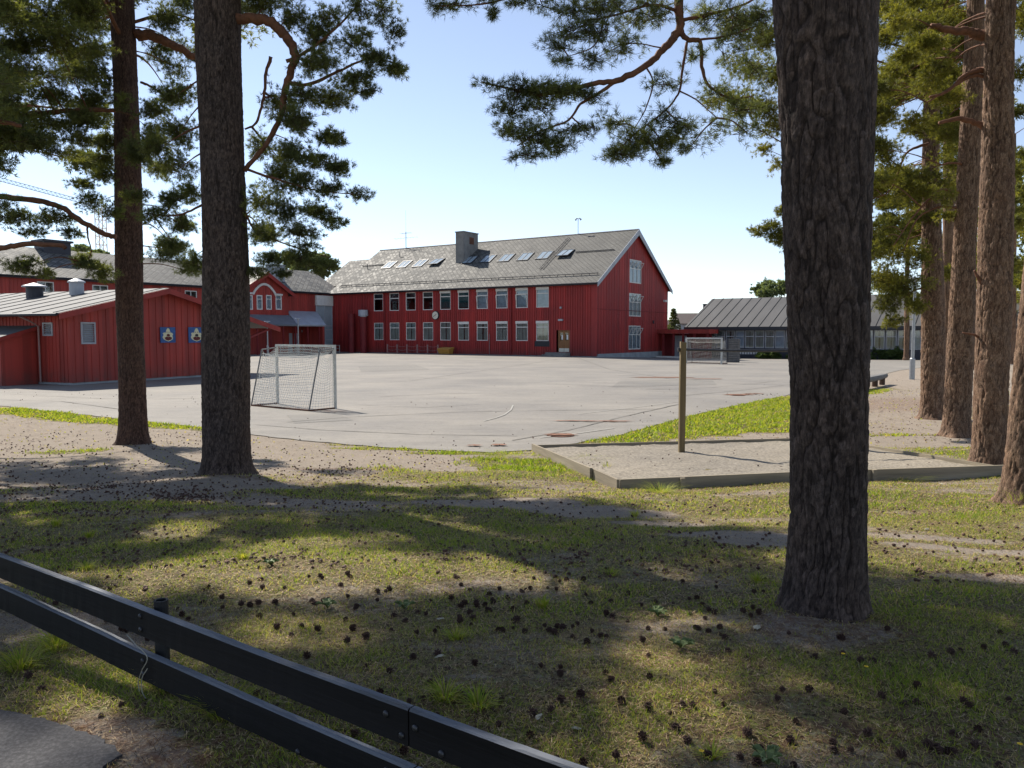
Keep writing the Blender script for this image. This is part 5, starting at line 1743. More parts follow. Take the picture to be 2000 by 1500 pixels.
# brace and lean-to
for yb in (-.3, 6):
    mb = MB(); mb.bar((ex, yb, 2.2), (xr - .5, yb, zr - .1), .12, .12); mb.build('brace', M['red_dark'], shed)
mb = MB()
ly0, ly1, lt = 2.4, 7.5, 1.7
hA_, hB_ = 2.25, 2.75
mb.add([(-lt, ly0, .0), (-lt, ly1, .0), (-.03, ly1, .0), (-.03, ly0, .0), (-lt, ly0, hA_), (-lt, ly1, hA_), (-.03, ly1, hB_), (-.03, ly0, hB_)],
       [(0, 1, 5, 4), (1, 2, 6, 5), (2, 3, 7, 6), (3, 0, 4, 7)])
for k in range(18): mb.box(-lt - .026, -lt, ly0 + .05 + k * .28, ly0 + .11 + k * .28, .02, hA_)
lt_o = mb.build('lean_to', M['red_shed'], shed)
mb = MB()
roof_plane(mb, (-lt - .25, ly1, hA_), (-lt - .25, ly0 - .15, hA_), (-.03, ly0 - .15, hB_ + .08), (-.03, ly1, hB_ + .08), .05)
mb.build('lean_to_roof', M['tinroof'], lt_o)
mb = MB(); mb.add([(-lt - .27, ly0 - .2, hA_ - .01), (-.05, ly0 - .2, hB_ + .06), (-.05, ly0 - .2, hB_ - .12), (-lt - .27, ly0 - .2, hA_ - .2)], [(0, 1, 2, 3)]); mb.box(-lt - .3, -lt - .26, ly0 - .2, ly1, hA_ - .2, hA_ - .01)
mb.build('fascia', M['red_trim'], lt_o)
# roof cowls
Ms_ = []
for (px, py, rad, hgt, wide) in ((68, 580, .42, .55, .62), (150, 574, .36, .62, .44)):
    yy = 0
    # point on left slope plane of the shed roof
    nrm = Vector((-slS, 0, 1)).normalized()
    nw = SX * nrm.x + Vector((0, 0, nrm.z))
    p0 = OS + SX * rdx + Vector((0, 0, rdz))
    r = ray(px, py)
    t = (p0 - Vector((0, 0, CAMZ))).dot(nw) / r.dot(nw)
    p = Vector((0, 0, CAMZ)) + r * t - OS
    lx, lyy, lz = p.dot(SX), p.dot(SYv), p.z
    mb = MB(); mb.tube([(lx, lyy, lz - .2), (lx, lyy, lz + hgt)], rad, 14); vs_ = mb.build('vent_cowl', M['darkwall'] if px < 100 else M['verge'], shed)
    mb = MB(); mb.tube([(lx, lyy, lz + hgt - .02), (lx, lyy, lz + hgt + .05), (lx, lyy, lz + hgt + .22)], [wide, wide, .08], 14); mb.build('cowl_cap', M['verge'], vs_)
# painted boards with bearded faces (generic)
for k, (px0, px1, lab) in enumerate(((311, 341, 'blue painted board with a bearded face and red nose on shed wall'), (366, 397, 'blue painted board with a bearded face and dark nose on shed wall'))):
    x0_, zt_ = hitS(px0, 639); x1_, zb_ = hitS(px1, 669)
    w_, h_ = x1_ - x0_, zt_ - zb_
    loc = OS + SX * x0_ - SYv * .04 + Vector((0, 0, zb_))
    bd_ = thing('painted_board', lab, 'painted board', loc, angS)
    mb = MB(); mb.box(0, w_, -.04, 0, 0, h_); mb.build('board', M['blueboard'], bd_)
    def blob(pts_, y, mat, nm):
        m2 = MB(); n = len(pts_)
        m2.add([(a * w_, y, b * h_) for a, b in pts_] + [(a * w_, y - .006, b * h_) for a, b in pts_], [tuple(range(2 * n - 1, n - 1, -1))] + [(i, (i + 1) % n, (i + 1) % n + n, i + n) for i in range(n)])
        m2.build(nm, mat, bd_)
    blob([(.5, .08), (.34, .14), (.20, .22), (.12, .36), (.20, .50), (.14, .60), (.24, .66), (.34, .64), (.38, .80), (.46, .94), (.56, .93), (.62, .80), (.66, .64), (.76, .64), (.84, .55), (.78, .46), (.82, .30), (.78, .20), (.64, .12)], -.041, M['ivory'], 'painted_face')
    blob([(.26, .32), (.4, .40), (.5, .36), (.6, .40), (.76, .32), (.70, .20), (.5, .13), (.32, .19)], -.049, M['maroon'], 'painted_mouth')
    blob([(.5 + .11 * math.cos(a), .48 + .09 * math.sin(a)) for a in np.linspace(0, 6.283, 13)[:-1]], -.0575, M['maroon'] if k == 0 else M['dark'], 'painted_nose')
    for ex_ in (.42, .56): blob([(ex_ + .022 * math.cos(a), .68 + .03 * math.sin(a)) for a in np.linspace(0, 6.283, 9)[:-1]], -.049, M['dark'], 'painted_eye')

# ---- red link passage and grey pavilion -----------------------------------
OL = worldA(LA - .0, DA - 2.2)
link = thing('covered_walkway', 'low red covered walkway joining the school to the grey pavilion', 'walkway', OL, angA)
mb = MB(); mb.box(.03, 6.5, -1.0, 2.2, 2.45, 2.95); mb.build('roof', M['red_shed'], link)
for x in (.7, 2.0, 3.2, 4.6, 6.2):
    mb = MB(); mb.box(x - .11, x + .11, -.8, -.58, -.6, 2.45); mb.build('post', M['red_dark'], link)
mb = MB(); mb.box(.03, 1.2, 1.2, 1.35, -.6, 2.44); mb.box(1.2, 2.9, 1.2, 1.35, 2.2, 2.44); mb.box(2.9, 6.0, 1.2, 1.35, -.6, 2.44); mb.build('back_wall', M['red_dark'], link)
mb = MB(); mb.box(1.25, 2.85, 1.22, 1.27, -.5, 2.2); mb.build('door', M['verge'], link)
mb = MB(); mb.box(.0, 3.4, -1.3, -1.15, -.6, -.25); mb.build('kerb', M['white'], link)

OG = Vector((21.9, 96.0, 0))
LG, DG = 46.0, 18.0
EG, RG = 3.42, 6.95
pav = thing('grey_pavilion', 'low grey pavilion with standing seam roof and a long window band', 'pavilion', OG, angA)


def hitG(px, py, out=0.0):
    p0 = OG - AY * out
    r = ray(px, py)
    t = (p0 - Vector((0, 0, CAMZ))).dot(AY) / r.dot(AY)
    p = Vector((0, 0, CAMZ)) + r * t - OG
    return p.dot(AX), p.z


wx0 = hitG(1362, 660)[0]
wz0, wz1 = hitG(1500, 680)[1], hitG(1500, 645.5)[1]
pitch = (hitG(1535, 660)[0] - hitG(1456, 660)[0]) / 4.0
nw_ = int((LG - wx0 - .5) / pitch)
opsG = [(wx0 + i * pitch + .06, wx0 + (i + 1) * pitch - .06, wz0, wz1) for i in range(nw_)]
mb = MB()
wall(mb, LG, -.7, lambda x: EG, opsG, reveal=.1)
mb.poly([(0, 0, 0), (0, DG, 0), (0, DG, EG), (0, DG / 2, RG), (0, 0, EG)]); mb.poly([(LG, 0, 0), (LG, DG, 0), (LG, DG, EG), (LG, DG / 2, RG), (LG, 0, EG)])
mb.poly([(0, DG, 0), (LG, DG, 0), (LG, DG, EG), (0, DG, EG)])
mb.build('wall', M['darkwall'], pav)
for i, q in enumerate(opsG):
    window(pav, I4, *q, 'curtain' if i % 4 else 'blue', False, .66, .03, .07, framemat='verge')
mb = MB()
sG_ = (RG - EG) / (DG / 2)
roof_plane(mb, (-.3, -.9, EG - .9 * sG_ + .12), (LG + .3, -.9, EG - .9 * sG_ + .12), (LG + .3, DG / 2, RG + .12), (-.3, DG / 2, RG + .12), .1)
roof_plane(mb, (LG + .3, DG + .9, EG - .9 * sG_ + .12), (-.3, DG + .9, EG - .9 * sG_ + .12), (-.3, DG / 2, RG + .12), (LG + .3, DG / 2, RG + .12), .1)
k = 0.0
while k < LG:
    mb.bar((k, -.9, EG - .9 * sG_ + .15), (k, DG / 2, RG + .15), .04, .07)
    k += 1.25
mb.build('roof', M['greyroof'], pav)
mb = MB(); mb.box(-.3, LG + .3, -.93, -.88, EG - .55, EG - .17); mb.box(-.3, LG + .3, -.88, -.0, EG - .42, EG - .38); mb.build('fascia', M['dark'], pav)
mb = MB()
xg = hitG(1434, 690)[0]; xg2 = hitG(1480, 690)[0]
k = xg
while k < xg2:
    mb.box(k, k + .22, -.05, -.002, .0, .4); k += .32
mb.build('vent_blocks', M['white'], pav)

# hedges of shrubs in front of the pavilion
def shrub(name, label, cat, c, rad, n, L, W, mat, group=None, stems=True):
    c = Vector(c)
    root = thing(name, label, cat, c, 0, group)
    f = Foliage()
    n_ = max(1, int(rad[0] / rad[2]))
    for i in range(n_ * 3):
        cc = c + Vector((random.uniform(-1, 1) * (rad[0] - rad[2] * .6), random.uniform(-.4, .4) * rad[1], rad[2] * random.uniform(.5, 1.1)))
        f.pad(c + Vector((cc.x - c.x, 0, .05)), cc, (rad[2] * 1.0, rad[1], rad[2] * .8), n, 8, L, W, 6, .01, tint0=random.uniform(.2, .8))
    if not stems: f.tv = []
    f.build(root, c, mat)
    return root


for (px, py, rx, lab) in ((1535, 697, 3.2, 'low clipped shrub bed left of the thick pine below the pavilion windows'), (1716, 702, 1.9, 'bright leafy bush at the left end of the pavilion planting'), (1762, 703, 2.2, 'dark green bush right behind the lamp post by the pavilion')):
    g = P3(px, py, 93 - (px - 1400) * .028)
    shrub('shrub', lab, 'shrub', (g.x, g.y, -.45), (rx, .8, .75 if px > 1600 else .5), 26, .22, .10, M['leaves'], 'shrubs below the pavilion windows')

# ---- houses, far trees ----------------------------------------------------
def house(label, loc, rz, W, D, E, R, wallm, roofm, chim=True):
    h = thing('house', label, 'house', loc, rz, 'houses beyond the school')
    mb = MB()
    mb.poly([(0, 0, 0), (W, 0, 0), (W, 0, E), (0, 0, E)]); mb.poly([(0, D, 0), (W, D, 0), (W, D, E), (0, D, E)])
    for x in (0, W): mb.poly([(x, 0, 0), (x, D, 0), (x, D, E), (x, D / 2, R), (x, 0, E)])
    mb.build('wall', wallm, h)
    mb = MB(); s_ = (R - E) / (D / 2)
    roof_plane(mb, (-.4, -.5, E - .5 * s_ + .1), (W + .4, -.5, E - .5 * s_ + .1), (W + .4, D / 2, R + .1), (-.4, D / 2, R + .1)); roof_plane(mb, (W + .4, D + .5, E - .5 * s_ + .1), (-.4, D + .5, E - .5 * s_ + .1), (-.4, D / 2, R + .1), (W + .4, D / 2, R + .1))
    rf = mb.build('roof', roofm, h)
    if chim:
        mb = MB(); mb.box(W * .72, W * .72 + 1.2, D / 2 - .6, D / 2 + .6, R - .6, R + 1.6); mb.box(W * .72 - .08, W * .72 + 1.28, D / 2 - .68, D / 2 + .68, R + 1.6, R + 1.72); mb.build('chimney', M['darkwall'], rf)
    window(h, I4, W * .3, W * .3 + 1.6, E - 2.0, E - .6, 'blue', False, 1, -.05, .12, vert=1)
    window(h, I4, W * .6, W * .6 + 1.6, E - 2.0, E - .6, 'blue', False, 1, -.05, .12, vert=1)
    return h


hp = P3(1326, 652, 135)
house('pale blue house with brown roof and dark chimney beyond the walkway', (hp.x, hp.y, 0), math.radians(-8), 6.2, 8, 4.3, 6.0, M['housewall'], M['houseroof'])
hp = P3(1356, 652, 122)
house('dark walled house with brown roof beside the pale blue one', (hp.x, hp.y, 0), math.radians(-14), 8, 8, 3.0, 4.9, M['darkwall'], M['houseroof'], False)
hp = P3(1302, 652, 165)
house('far house whose brown roof shows behind the little spruce', (hp.x, hp.y, 0), math.radians(-5), 3.4, 8, 3.6, 5.3, M['housewall'], M['houseroof'], False)
# spruce
sp = P3(1315, 652, 118); sp.z = 0
sr = thing('spruce_tree', 'small dark conical spruce beyond the walkway', 'spruce', sp)
mb = MB(); mb.tube([(0, 0, 0), (0, 0, 6.2)], [.12, .02], 8); mb.build('trunk', M['twig'], sr)
f = Foliage()
for k in range(15):
    z = .5 + k * .4; r_ = 1.9 * (1 - k / 15.5) + .1
    for q in range(6):
        a = q * 1.047 + k * .5
        c = Vector((sp.x + math.cos(a) * r_ * .6, sp.y + math.sin(a) * r_ * .6, z - .1))
        f.pad(Vector((sp.x, sp.y, z)), c, (r_ * .45 + .05, r_ * .45 + .05, .22), 8, 5, .16, .07, 5, .01, tint0=.25)
f.tv = []
f.build(sr, sp, M['needles'])


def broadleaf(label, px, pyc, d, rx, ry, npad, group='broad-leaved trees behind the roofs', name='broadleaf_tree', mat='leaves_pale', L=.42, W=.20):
    c = P3(px, pyc, d)
    b = Vector((c.x, c.y, 0))
    root = thing(name, label, 'tree', b, 0, group)
    mb = MB(); mb.tube([(0, 0, 0), (.1, 0, c.z * .5), (0, 0, c.z)], [.35, .25, .12], 8)
    for q in range(6):
        a = q * 1.05
        mb.tube([(0, 0, c.z * .55), (math.cos(a) * rx * .5, math.sin(a) * rx * .5, c.z + ry * .2)], [.14, .04], 6)
    mb.build('trunk', M['twig'], root)
    f = Foliage()
    for i in range(npad):
        v = Vector((random.gauss(0, 1), random.gauss(0, 1), random.gauss(0, 1))).normalized() * random.uniform(.3, 1) ** .5
        cc = c + Vector((v.x * rx, v.y * rx, v.z * ry))
        f.pad(c, cc, (rx * .26, rx * .26, ry * .22), 16, 6, L, W, 5, .02, tint0=random.uniform(.2, .9))
    f.tv = []
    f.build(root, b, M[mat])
    return root


broadleaf('round grey-green tree rising behind the pavilion ridge', 1527, 580, 125, 4.6, 3.4, 46)
broadleaf('leafy tree behind the wing roof close to the school gable', 612, 524, 128, 3.6, 2.4, 40)
broadleaf('leafy tree behind the wing roof close to the looping-limb pine', 560, 520, 135, 4.5, 2.6, 30)
broadleaf('pale sparse tree behind the far end of the wing roof', 160, 496, 120, 3.5, 1.2, 20)

# ---- tower crane in the far left ------------------------------------------
cr = thing('tower_crane', 'faint lattice tower crane with a long jib above the left roofs', 'tower crane', (P3(204, 652, 190).x, 190, 0))
b_ = Vector(cr.location)
topc = P3(205, 404, 190) - b_
mb = MB()
for (sx, sy) in ((-1, -1), (1, -1), (1, 1), (-1, 1)): mb.tube([(sx * .9, sy * .9, 0), (sx * .9, sy * .9, topc.z)], .09, 5)
k = 0
while k < topc.z - 2:
    for (a, b) in (((-1, -1), (1, -1)), ((1, -1), (1, 1)), ((1, 1), (-1, 1)), ((-1, 1), (-1, -1))):
        mb.tube([(a[0] * .9, a[1] * .9, k), (b[0] * .9, b[1] * .9, k + 2)], .05, 4, False)
        mb.tube([(a[0] * .9, a[1] * .9, k + 2), (b[0] * .9, b[1] * .9, k + 2)], .05, 4, False)
    k += 2
mb.build('mast', M['yellow'], cr)
j0 = P3(-60, 335, 190) - b_; j1 = P3(250, 419, 190) - b_
mb = MB()
for off in (Vector((0, 0, .55)), Vector((0, -.4, -.3)), Vector((0, .4, -.3))): mb.tube([j0 + off, j1 + off], .07, 5)
n = 36
for i in range(n):
    a = j0.lerp(j1, i / n); b = j0.lerp(j1, (i + .5) / n); c = j0.lerp(j1, (i + 1) / n)
    for s_ in (-.4, .4):
        mb.tube([a + Vector((0, s_, -.3)), b + Vector((0, 0, .55)), c + Vector((0, s_, -.3))], .035, 4, False)
mb.build('jib', M['steel'], cr)

# ------------------------------------------------------------------ football goals
def goal(label, P_right, P_left, H, depth, topdepth, face, netmat, postw=.08, mesh=.11, net_r=.004, sag=.25):
    """P_right/P_left: front post feet; face: unit vector pointing to the back of the goal"""
    root = thing('football_goal', label, 'football goal', P_right, 0, 'football goals on the yard')
    R_ = Vector((0, 0, 0)); L_ = Vector(P_left) - Vector(P_right); L_.z = 0
    F = Vector(face).normalized()
    up = Vector((0, 0, H))
    for q in (R_, L_):
        mb = MB(); mb.bar(q, q + up, postw, postw, tuple(F)); mb.build('goalpost', M['goal'], root)
    mb = MB(); ex_ = (L_ - R_).normalized() * postw / 2
    mb.bar(R_ + up + Vector((0, 0, postw / 2)) - ex_, L_ + up + Vector((0, 0, postw / 2)) + ex_, postw, postw); mb.build('crossbar', M['goal'], root)
    for q in (R_, L_):
        mb = MB()
        mb.tube([q + up - Vector((0, 0, .04)), q + up + F * topdepth - Vector((0, 0, .10))], .022, 8)
        mb.tube([q + up + F * topdepth - Vector((0, 0, .10)), q + F * depth + Vector((0, 0, .05))], .024, 8)
        mb.build('side_brace', M['goal_grey'], root)
    mb = MB()
    mb.bar(R_ + Vector((0, 0, .03)), R_ + F * depth + Vector((0, 0, .03)), .06, .06); mb.bar(L_ + Vector((0, 0, .03)), L_ + F * depth + Vector((0, 0, .03)), .06, .06)
    mb.bar(R_ + F * depth + Vector((0, 0, .035)), L_ + F * depth + Vector((0, 0, .035)), .06, .06)
    mb.build('ground_frame', M['rust'], root)
    # net
    mb = MB()

    def strand(pts_): mb.tube(pts_, net_r, 3, False)

    def surf(fn, nu, nv):
        P = [[fn(i / nu, j / nv) for j in range(nv + 1)] for i in range(nu + 1)]
        for i in range(nu + 1): strand([P[i][j] for j in range(nv + 1)])
        for j in range(nv + 1): strand([P[i][j] for i in range(nu + 1)])
    W_ = L_.length
    tb = up + F * topdepth - Vector((0, 0, .1))
    def back(u, v):
        a = R_.lerp(L_, u)
        top = a + tb - Vector((0, 0, .10 + sag * .5 * math.sin(math.pi * u)))
        bot = a + F * depth + Vector((0, 0, .05))
        p = top.lerp(bot, v)
        return p - F * (.10 * math.sin(math.pi * v) * math.sin(math.pi * u)) + Vector((.012 * math.sin(40 * u + 13 * v), .012 * math.cos(33 * v), .012 * math.sin(23 * v + 17 * u)))
    surf(back, int(W_ / mesh), int(H / mesh))
    def topn(u, v):
        a = R_.lerp(L_, u)
        p = (a + up).lerp(a + tb - Vector((0, 0, .10 + sag * .5 * math.sin(math.pi * u))), v)
        return p - Vector((0, 0, .12 * math.sin(math.pi * v) + .03 * math.sin(9 * u)))
    surf(topn, int(W_ / mesh * 1.2), max(5, int(topdepth / mesh * 1.3)))
    for q in (R_, L_):
        def side(u, v, q=q):
            top = (q + up).lerp(q + tb, u) - Vector((0, 0, sag * math.sin(math.pi * u)))
            bot = q + F * depth * u + Vector((0, 0, .06))
            return top.lerp(bot, v) + L_.normalized() * (.06 * math.sin(math.pi * v) * math.sin(math.pi * u)) * (1 if q is R_ else -1)
        surf(side, int((topdepth + .35) / mesh), int(H / mesh))
    mb.build('net', netmat, root)
    return root


pr, plf = G(655, 799), G(540, 789)
dn = (plf - pr); dn.z = 0; dn.normalize()
fc = Vector((-dn.y, dn.x, 0))
if fc.y > 0: fc = -fc
goal('near white football goal seen from behind with a sagging white net', pr, pr + dn * 3.0, 2.0, 1.05, .60, fc, M['net'], .072, .10, .0062, .32)
q0 = Vector((14.25, 63.3, 0)); q1 = q0 + Vector((.8, -.6, 0)) * 3.0
goal('far white football goal facing the camera before the grey pavilion', q0, q1, 2.0, 1.2, .7, (.6, .8, 0), M['net_blue'], .12, .13, .010, .2)

# slatted box beside the far goal
bx = thing('slatted_box', 'tall grey slatted timber box beside the far goal', 'timber box', G(1418, 707), math.radians(-25))
mb = MB(); mb.box(0, .95, 0, 1.2, -.15, 2.0); mb.build('carcass', M['darkwall'], bx)
mb = MB()
for k in range(13): mb.box(.2, 1.0, -.04, -.003, .05 + k * .15, .15 + k * .15); 
for k in range(13): mb.box(.952, .99, -.002, 1.2, .05 + k * .15, .15 + k * .15)
mb.build('slats', M['greywood'], bx)

# ------------------------------------------------------------------ turning bar in the sand pit
SPZ = .16
cn = Vector((1.60, 11.72, 0)); cfl = Vector((.40, 15.75, 0)); cfr = Vector((7.0, 17.15, 0)); cnr = Vector((9.15, 13.45, 0))
P_nl, P_fl, P_fr, P_nr = G(1207, 952), G(1040, 880), Vector((6.95, 17.2, 0)), G(1972, 928)
for p_ in (P_nl, P_fl, P_fr, P_nr): p_.z = 0
pit = thing('sand_pit_frame', 'low weathered timber board edging round the sand pit', 'sand pit edging', P_nl)
def board(a, b, z0, z1, th=.04, z2=None):
    if z2 is None: z2 = z1
    mb = MB(); d = (b - a).normalized(); s_ = Vector((-d.y, d.x, 0)) * th / 2
    a0 = a - P_nl; b0 = b - P_nl
    vs = []
    for p_, zt_ in ((a0, z1), (b0, z2)):
        for q_ in (-s_, s_): vs += [p_ + q_ + Vector((0, 0, z0)), p_ + q_ + Vector((0, 0, zt_))]
    mb.add(vs, [(0, 1, 3, 2), (4, 6, 7, 5), (0, 4, 5, 1), (2, 3, 7, 6), (1, 5, 7, 3), (0, 2, 6, 4)]); mb.build('edge_board', M['oldwood'], pit)
TOPZ = .31
mid_n = P_nl.lerp(P_nr, .42)
mid_l = P_nl.lerp(P_fl, .22)
board(P_nl, mid_l, -.1, TOPZ, z2=TOPZ - .03); board(mid_l + (P_fl - mid_l).normalized() * .01, P_fl, -.1, TOPZ - .035, z2=.14)
board(P_nl + (P_nr - P_nl).normalized() * .03, mid_n, -.1, TOPZ); board(mid_n + (P_nr - P_nl).normalized() * .008, P_nr, -.1, TOPZ, z2=.27)
board(P_fl, P_fr, -.1, .11, .035); board(P_fr, P_nr, -.1, .10, .035, z2=.22)
for q, s_ in ((P_nl.lerp(P_nr, .145), 1), (P_nl.lerp(P_nr, .62), 1), (mid_l, 0)):
    mb = MB(); d = (P_nr - P_nl).normalized() if s_ else (P_fl - P_nl).normalized()
    n_ = Vector((d.y, -d.x, 0)) if s_ else Vector((-d.y, d.x, 0))
    c = q - P_nl + n_ * .05
    mb.bar(c + Vector((0, 0, -.1)), c + Vector((0, 0, TOPZ - .01)), .07, .045, tuple(n_)); mb.build('stake', M['oldwood'], pit)
# sand sheet
n = 40
V = []; 
for j in range(n + 1):
    for i in range(n + 1):
        a = P_nl.lerp(P_nr, i / n); b = P_fl.lerp(P_fr, i / n); p = a.lerp(b, j / n)
        V.append((p.x, p.y, .155 - .10 * (j / n) + .012 * math.sin(i * 1.1) * math.sin(j * .9) + .006 * math.sin(i * 2.7 + j)))
Q = [(j * (n + 1) + i, j * (n + 1) + i + 1, (j + 1) * (n + 1) + i + 1, (j + 1) * (n + 1) + i) for j in range(n) for i in range(n)]
tag(np_mesh('sand_ground', np.array(V), np.array(Q), M['sand'], None, None, True, 4), kind='structure')

pb = Vector((G(1333, 890).x, G(1333, 890).y + .1, .05))
p2 = Vector((6.75, 15.75, .05))
tb_ = thing('turning_bar', 'tall square wooden post carrying a thin dark horizontal bar over the sand pit', 'turning bar', pb)
d_ = (p2 - pb)
for q in (Vector((0, 0, 0)), d_):
    mb = MB(); mb.M = Matrix.Translation(q)
    mb.prism([(-.055, -.1), (.055, -.1), (.062, 1.0), (.058, 2.20), (-.052, 2.22), (-.058, 1.0)], -.055, .055)
    mb.build('post', M['oldwood_post'], tb_)
mb = MB()
hz = 2.06
pts_ = [Vector((-.09, 0, hz + .01))] + [d_.lerp(Vector((0, 0, 0)), 1 - t / 8) + Vector((0, 0, hz - .03 * math.sin(math.pi * t / 8))) for t in range(9)]
mb.tube(pts_, .026, 8); mb.build('bar', M['bolt'], tb_)
mb = MB(); mb.tube([(-.10, 0, hz), (-.06, 0, hz)], .045, 8); mb.build('bar_collar', M['bolt'], tb_)

k0, k1 = G(1888, 812), G(2100, 836)
tk = thing('timber_edging', 'low timber edging crossing the gravel behind the right-hand pines', 'timber edging', k0)
mb = MB(); mb.bar((0, 0, .13), (k1 - k0) + Vector((0, 0, .13)), .12, .30); mb.build('beam', M['oldwood'], tk)
# ------------------------------------------------------------------ log bench, lamp posts
lb = thing('log_bench', 'long split log bench beside the gravel under the pines', 'bench', (18.0, 37.3, 0))
e_ = Vector((-4.2, -5.6, 0))
mb = MB(); mb.tube([Vector((0, 0, .42)), e_ * .3 + Vector((0, 0, .40)), e_ * .6 + Vector((0, 0, .41)), e_ + Vector((0, 0, .4))], [.15, .17, .16, .17], 10)
for v in mb.v: v.z = min(v.z, .50)
mb.build('seat', M['greywood'], lb)
for t in (.08, .3, .55, .8, .97):
    mb = MB(); mb.tube([e_ * t + Vector((0, 0, 0)), e_ * t + Vector((0, 0, .32))], .13, 10); mb.build('leg', M['twig'], lb)


def lamp(label, g, H, r=.06):
    l_ = thing('lamp_post', label, 'lamp post', g, 0, 'lamp posts around the yard')
    mb = MB(); mb.tube([(0, 0, 0), (0, 0, 1.1), (0, 0, 1.15), (0, 0, H)], [r * 1.25, r * 1.25, r * .8, r * .6], 12); mb.build('pole', M['steel'], l_)
    mb = MB(); mb.tube([(0, 0, H), (0, 0, H + .1), (0, 0, H + .12), (0, 0, H + .2)], [.1, .12, .34, .30], 16); mb.build('lamp_head', M['verge'], l_)


g = G(1781, 741); lamp('slim grey lamp post on the gravel in front of the pavilion', g, 5.2, .11)
g = P3(582.5, 652, 88); lamp('flat-headed lamp post before the porch right of the shed', (g.x, g.y, 0), 4.0, .1)
g = P3(522.5, 652, 84); lamp('pale lamp post half hidden under the shed eave', (g.x, g.y, 0), 3.6, .1)

# ------------------------------------------------------------------ near fence
RT = .0
def railpt(px, py, z):
    r = ray(px, py); t = (z - CAMZ) / r.z
    return Vector((r.x * t, r.y * t, z))


zt = CAMZ - 1.215
fa = railpt(0, 1078, zt); fb = railpt(1150, 1500, zt)
fd = (fb - fa); fd.z = 0; L0 = fd.length; fd.normalize()
fn = Vector((fd.y, -fd.x, 0))
if fn.y > 0: fn = -fn            # towards the path (camera)
angF = math.atan2(fd.y, fd.x)
fence = thing('plank_fence', 'low fence of two black tarred plank rails with worn pale top edges', 'fence', (fa.x, fa.y, float(zg(0, fa.y)) - .02), angF)
Fz = fence.location.z
rh, rt = .126, .036
zlow = zt - .200
xj = (railpt(812, 1376, zt) - fa).dot(fd)
xp = (railpt(318, 1180, zt) - fa).dot(fd)
xp2 = (railpt(1235, 1500, zt) - fa).dot(fd) + .22
xs_j = [-3.2, xp - 1.30, xj, xj + 2.6]
xs_j = [-3.2, xj, xj + 2.9]


def rail(x0, x1, top, tilt=0.0):
    n = max(4, int((x1 - x0) / .04))
    mb = MB()
    vs = []; prof = []
    yb = 0.0
    for i in range(n + 1):
        x = x0 + (x1 - x0) * i / n
        w1 = .0025 * math.sin(x * 7) + random.uniform(-.0012, .0012); w2 = random.uniform(-.0015, .0015)
        zt_ = top - Fz + .004 * math.sin(x * 1.9) + tilt * max(0, 1 - (x + .2) / 1.6)
        vs += [(x, -rt + w2, zt_ - rh), (x, -rt + w2 * .3, zt_ - .006), (x, -rt + .006, zt_ + w1), (x, -.006, zt_ + w1 * .5), (x, 0, zt_ - .006), (x, 0, zt_ - rh)]
    fs = []; mi = []
    for i in range(n):
        for k in range(6):
            a, b = i * 6 + k, i * 6 + (k + 1) % 6
            fs.append((a, b, b + 6, a + 6)); mi.append(1 if k in (1, 2, 3) else 0)
    fs.append(tuple(range(6))); mi.append(0); fs.append(tuple(n * 6 + k for k in range(5, -1, -1))); mi.append(0)
    b0 = len(mb.v)
    for f_, m_ in zip(fs, mi):
        mb.f.append(list(f_)); mb.mi.append(m_); mb.uv.append(None)
    mb.v = [Vector(v) for v in vs]
    return mb.build('rail', [M['plank'], M['plank_top']], fence)


for top in (zt, zlow):
    dj = 0 if top == zt else (railpt(827, 1487, zlow) - fa).dot(fd) - xj
    xx = [-3.2, xj + dj, xj + dj + 2.9]
    for a, b in zip(xx[:-1], xx[1:]): rail(a + .003, b - .003, top, .03 if top == zlow else 0)
for x in (xp - 2.35, xp, xp2 - .0):
    mb = MB()
    # rolled steel pipe post behind the rails
    mb.tube([(x, .045, -.1), (x, .045, zt - Fz + .022)], .031, 16, False)
    mb.tube([(x, .045, zt - Fz + .022), (x, .045, -.1)], .022, 16, False)
    vs = []
    for k in range(16):
        a = 6.2832 * k / 16
        vs += [(x + .031 * math.cos(a), .045 + .031 * math.sin(a), zt - Fz + .022), (x + .022 * math.cos(a), .045 + .022 * math.sin(a), zt - Fz + .022)]
    mb.add(vs, [(2 * k, (2 * k + 2) % 32, (2 * k + 3) % 32, 2 * k + 1) for k in range(16)])
    mb.build('post', M['fence_post'], fence, False)
mb_ = []
for (x, zz) in ((xp - .03, zt - .035), (xp - .03, zt - .095), (xp - .02, zlow - .035), (xp - .02, zlow - .095), (xj - .10, zt - .045), (xj + .03, zt - .055), (xj - .03, zt - .098), (xj + .14, zt - .105), (xj - .1, zlow - .04), (xj - .55, zlow - .12)):
    mb = MB(); mb.tube([(x, -rt + .002, zz - Fz), (x, -rt - .004, zz - Fz), (x, -rt - .008, zz - Fz)], [.012, .012, .006], 10); mb.build('bolt', M['bolt'], fence, True)
# twine hanging at the post
tw = thing('twine', 'thin pale twine looped round the fence post', 'twine', fence.location, angF)
mb = MB(); zz = zt - Fz
mb.tube(catmull([(xp - .16, -.03, zz - .15), (xp - .06, -.05, zz - .16), (xp + .04, -.05, zz - .20), (xp + .0, -.055, zz - .27), (xp - .03, -.055, zz - .33), (xp - .02, -.055, zz - .37)], 6), .0022, 5)
mb.tube(catmull([(xp + .04, -.05, zz - .25), (xp + .01, -.06, zz - .30), (xp + .01, -.06, zz - .36), (xp + .05, -.06, zz - .39)], 6), .0022, 5)
mb.build('loop', M['rope'], tw)

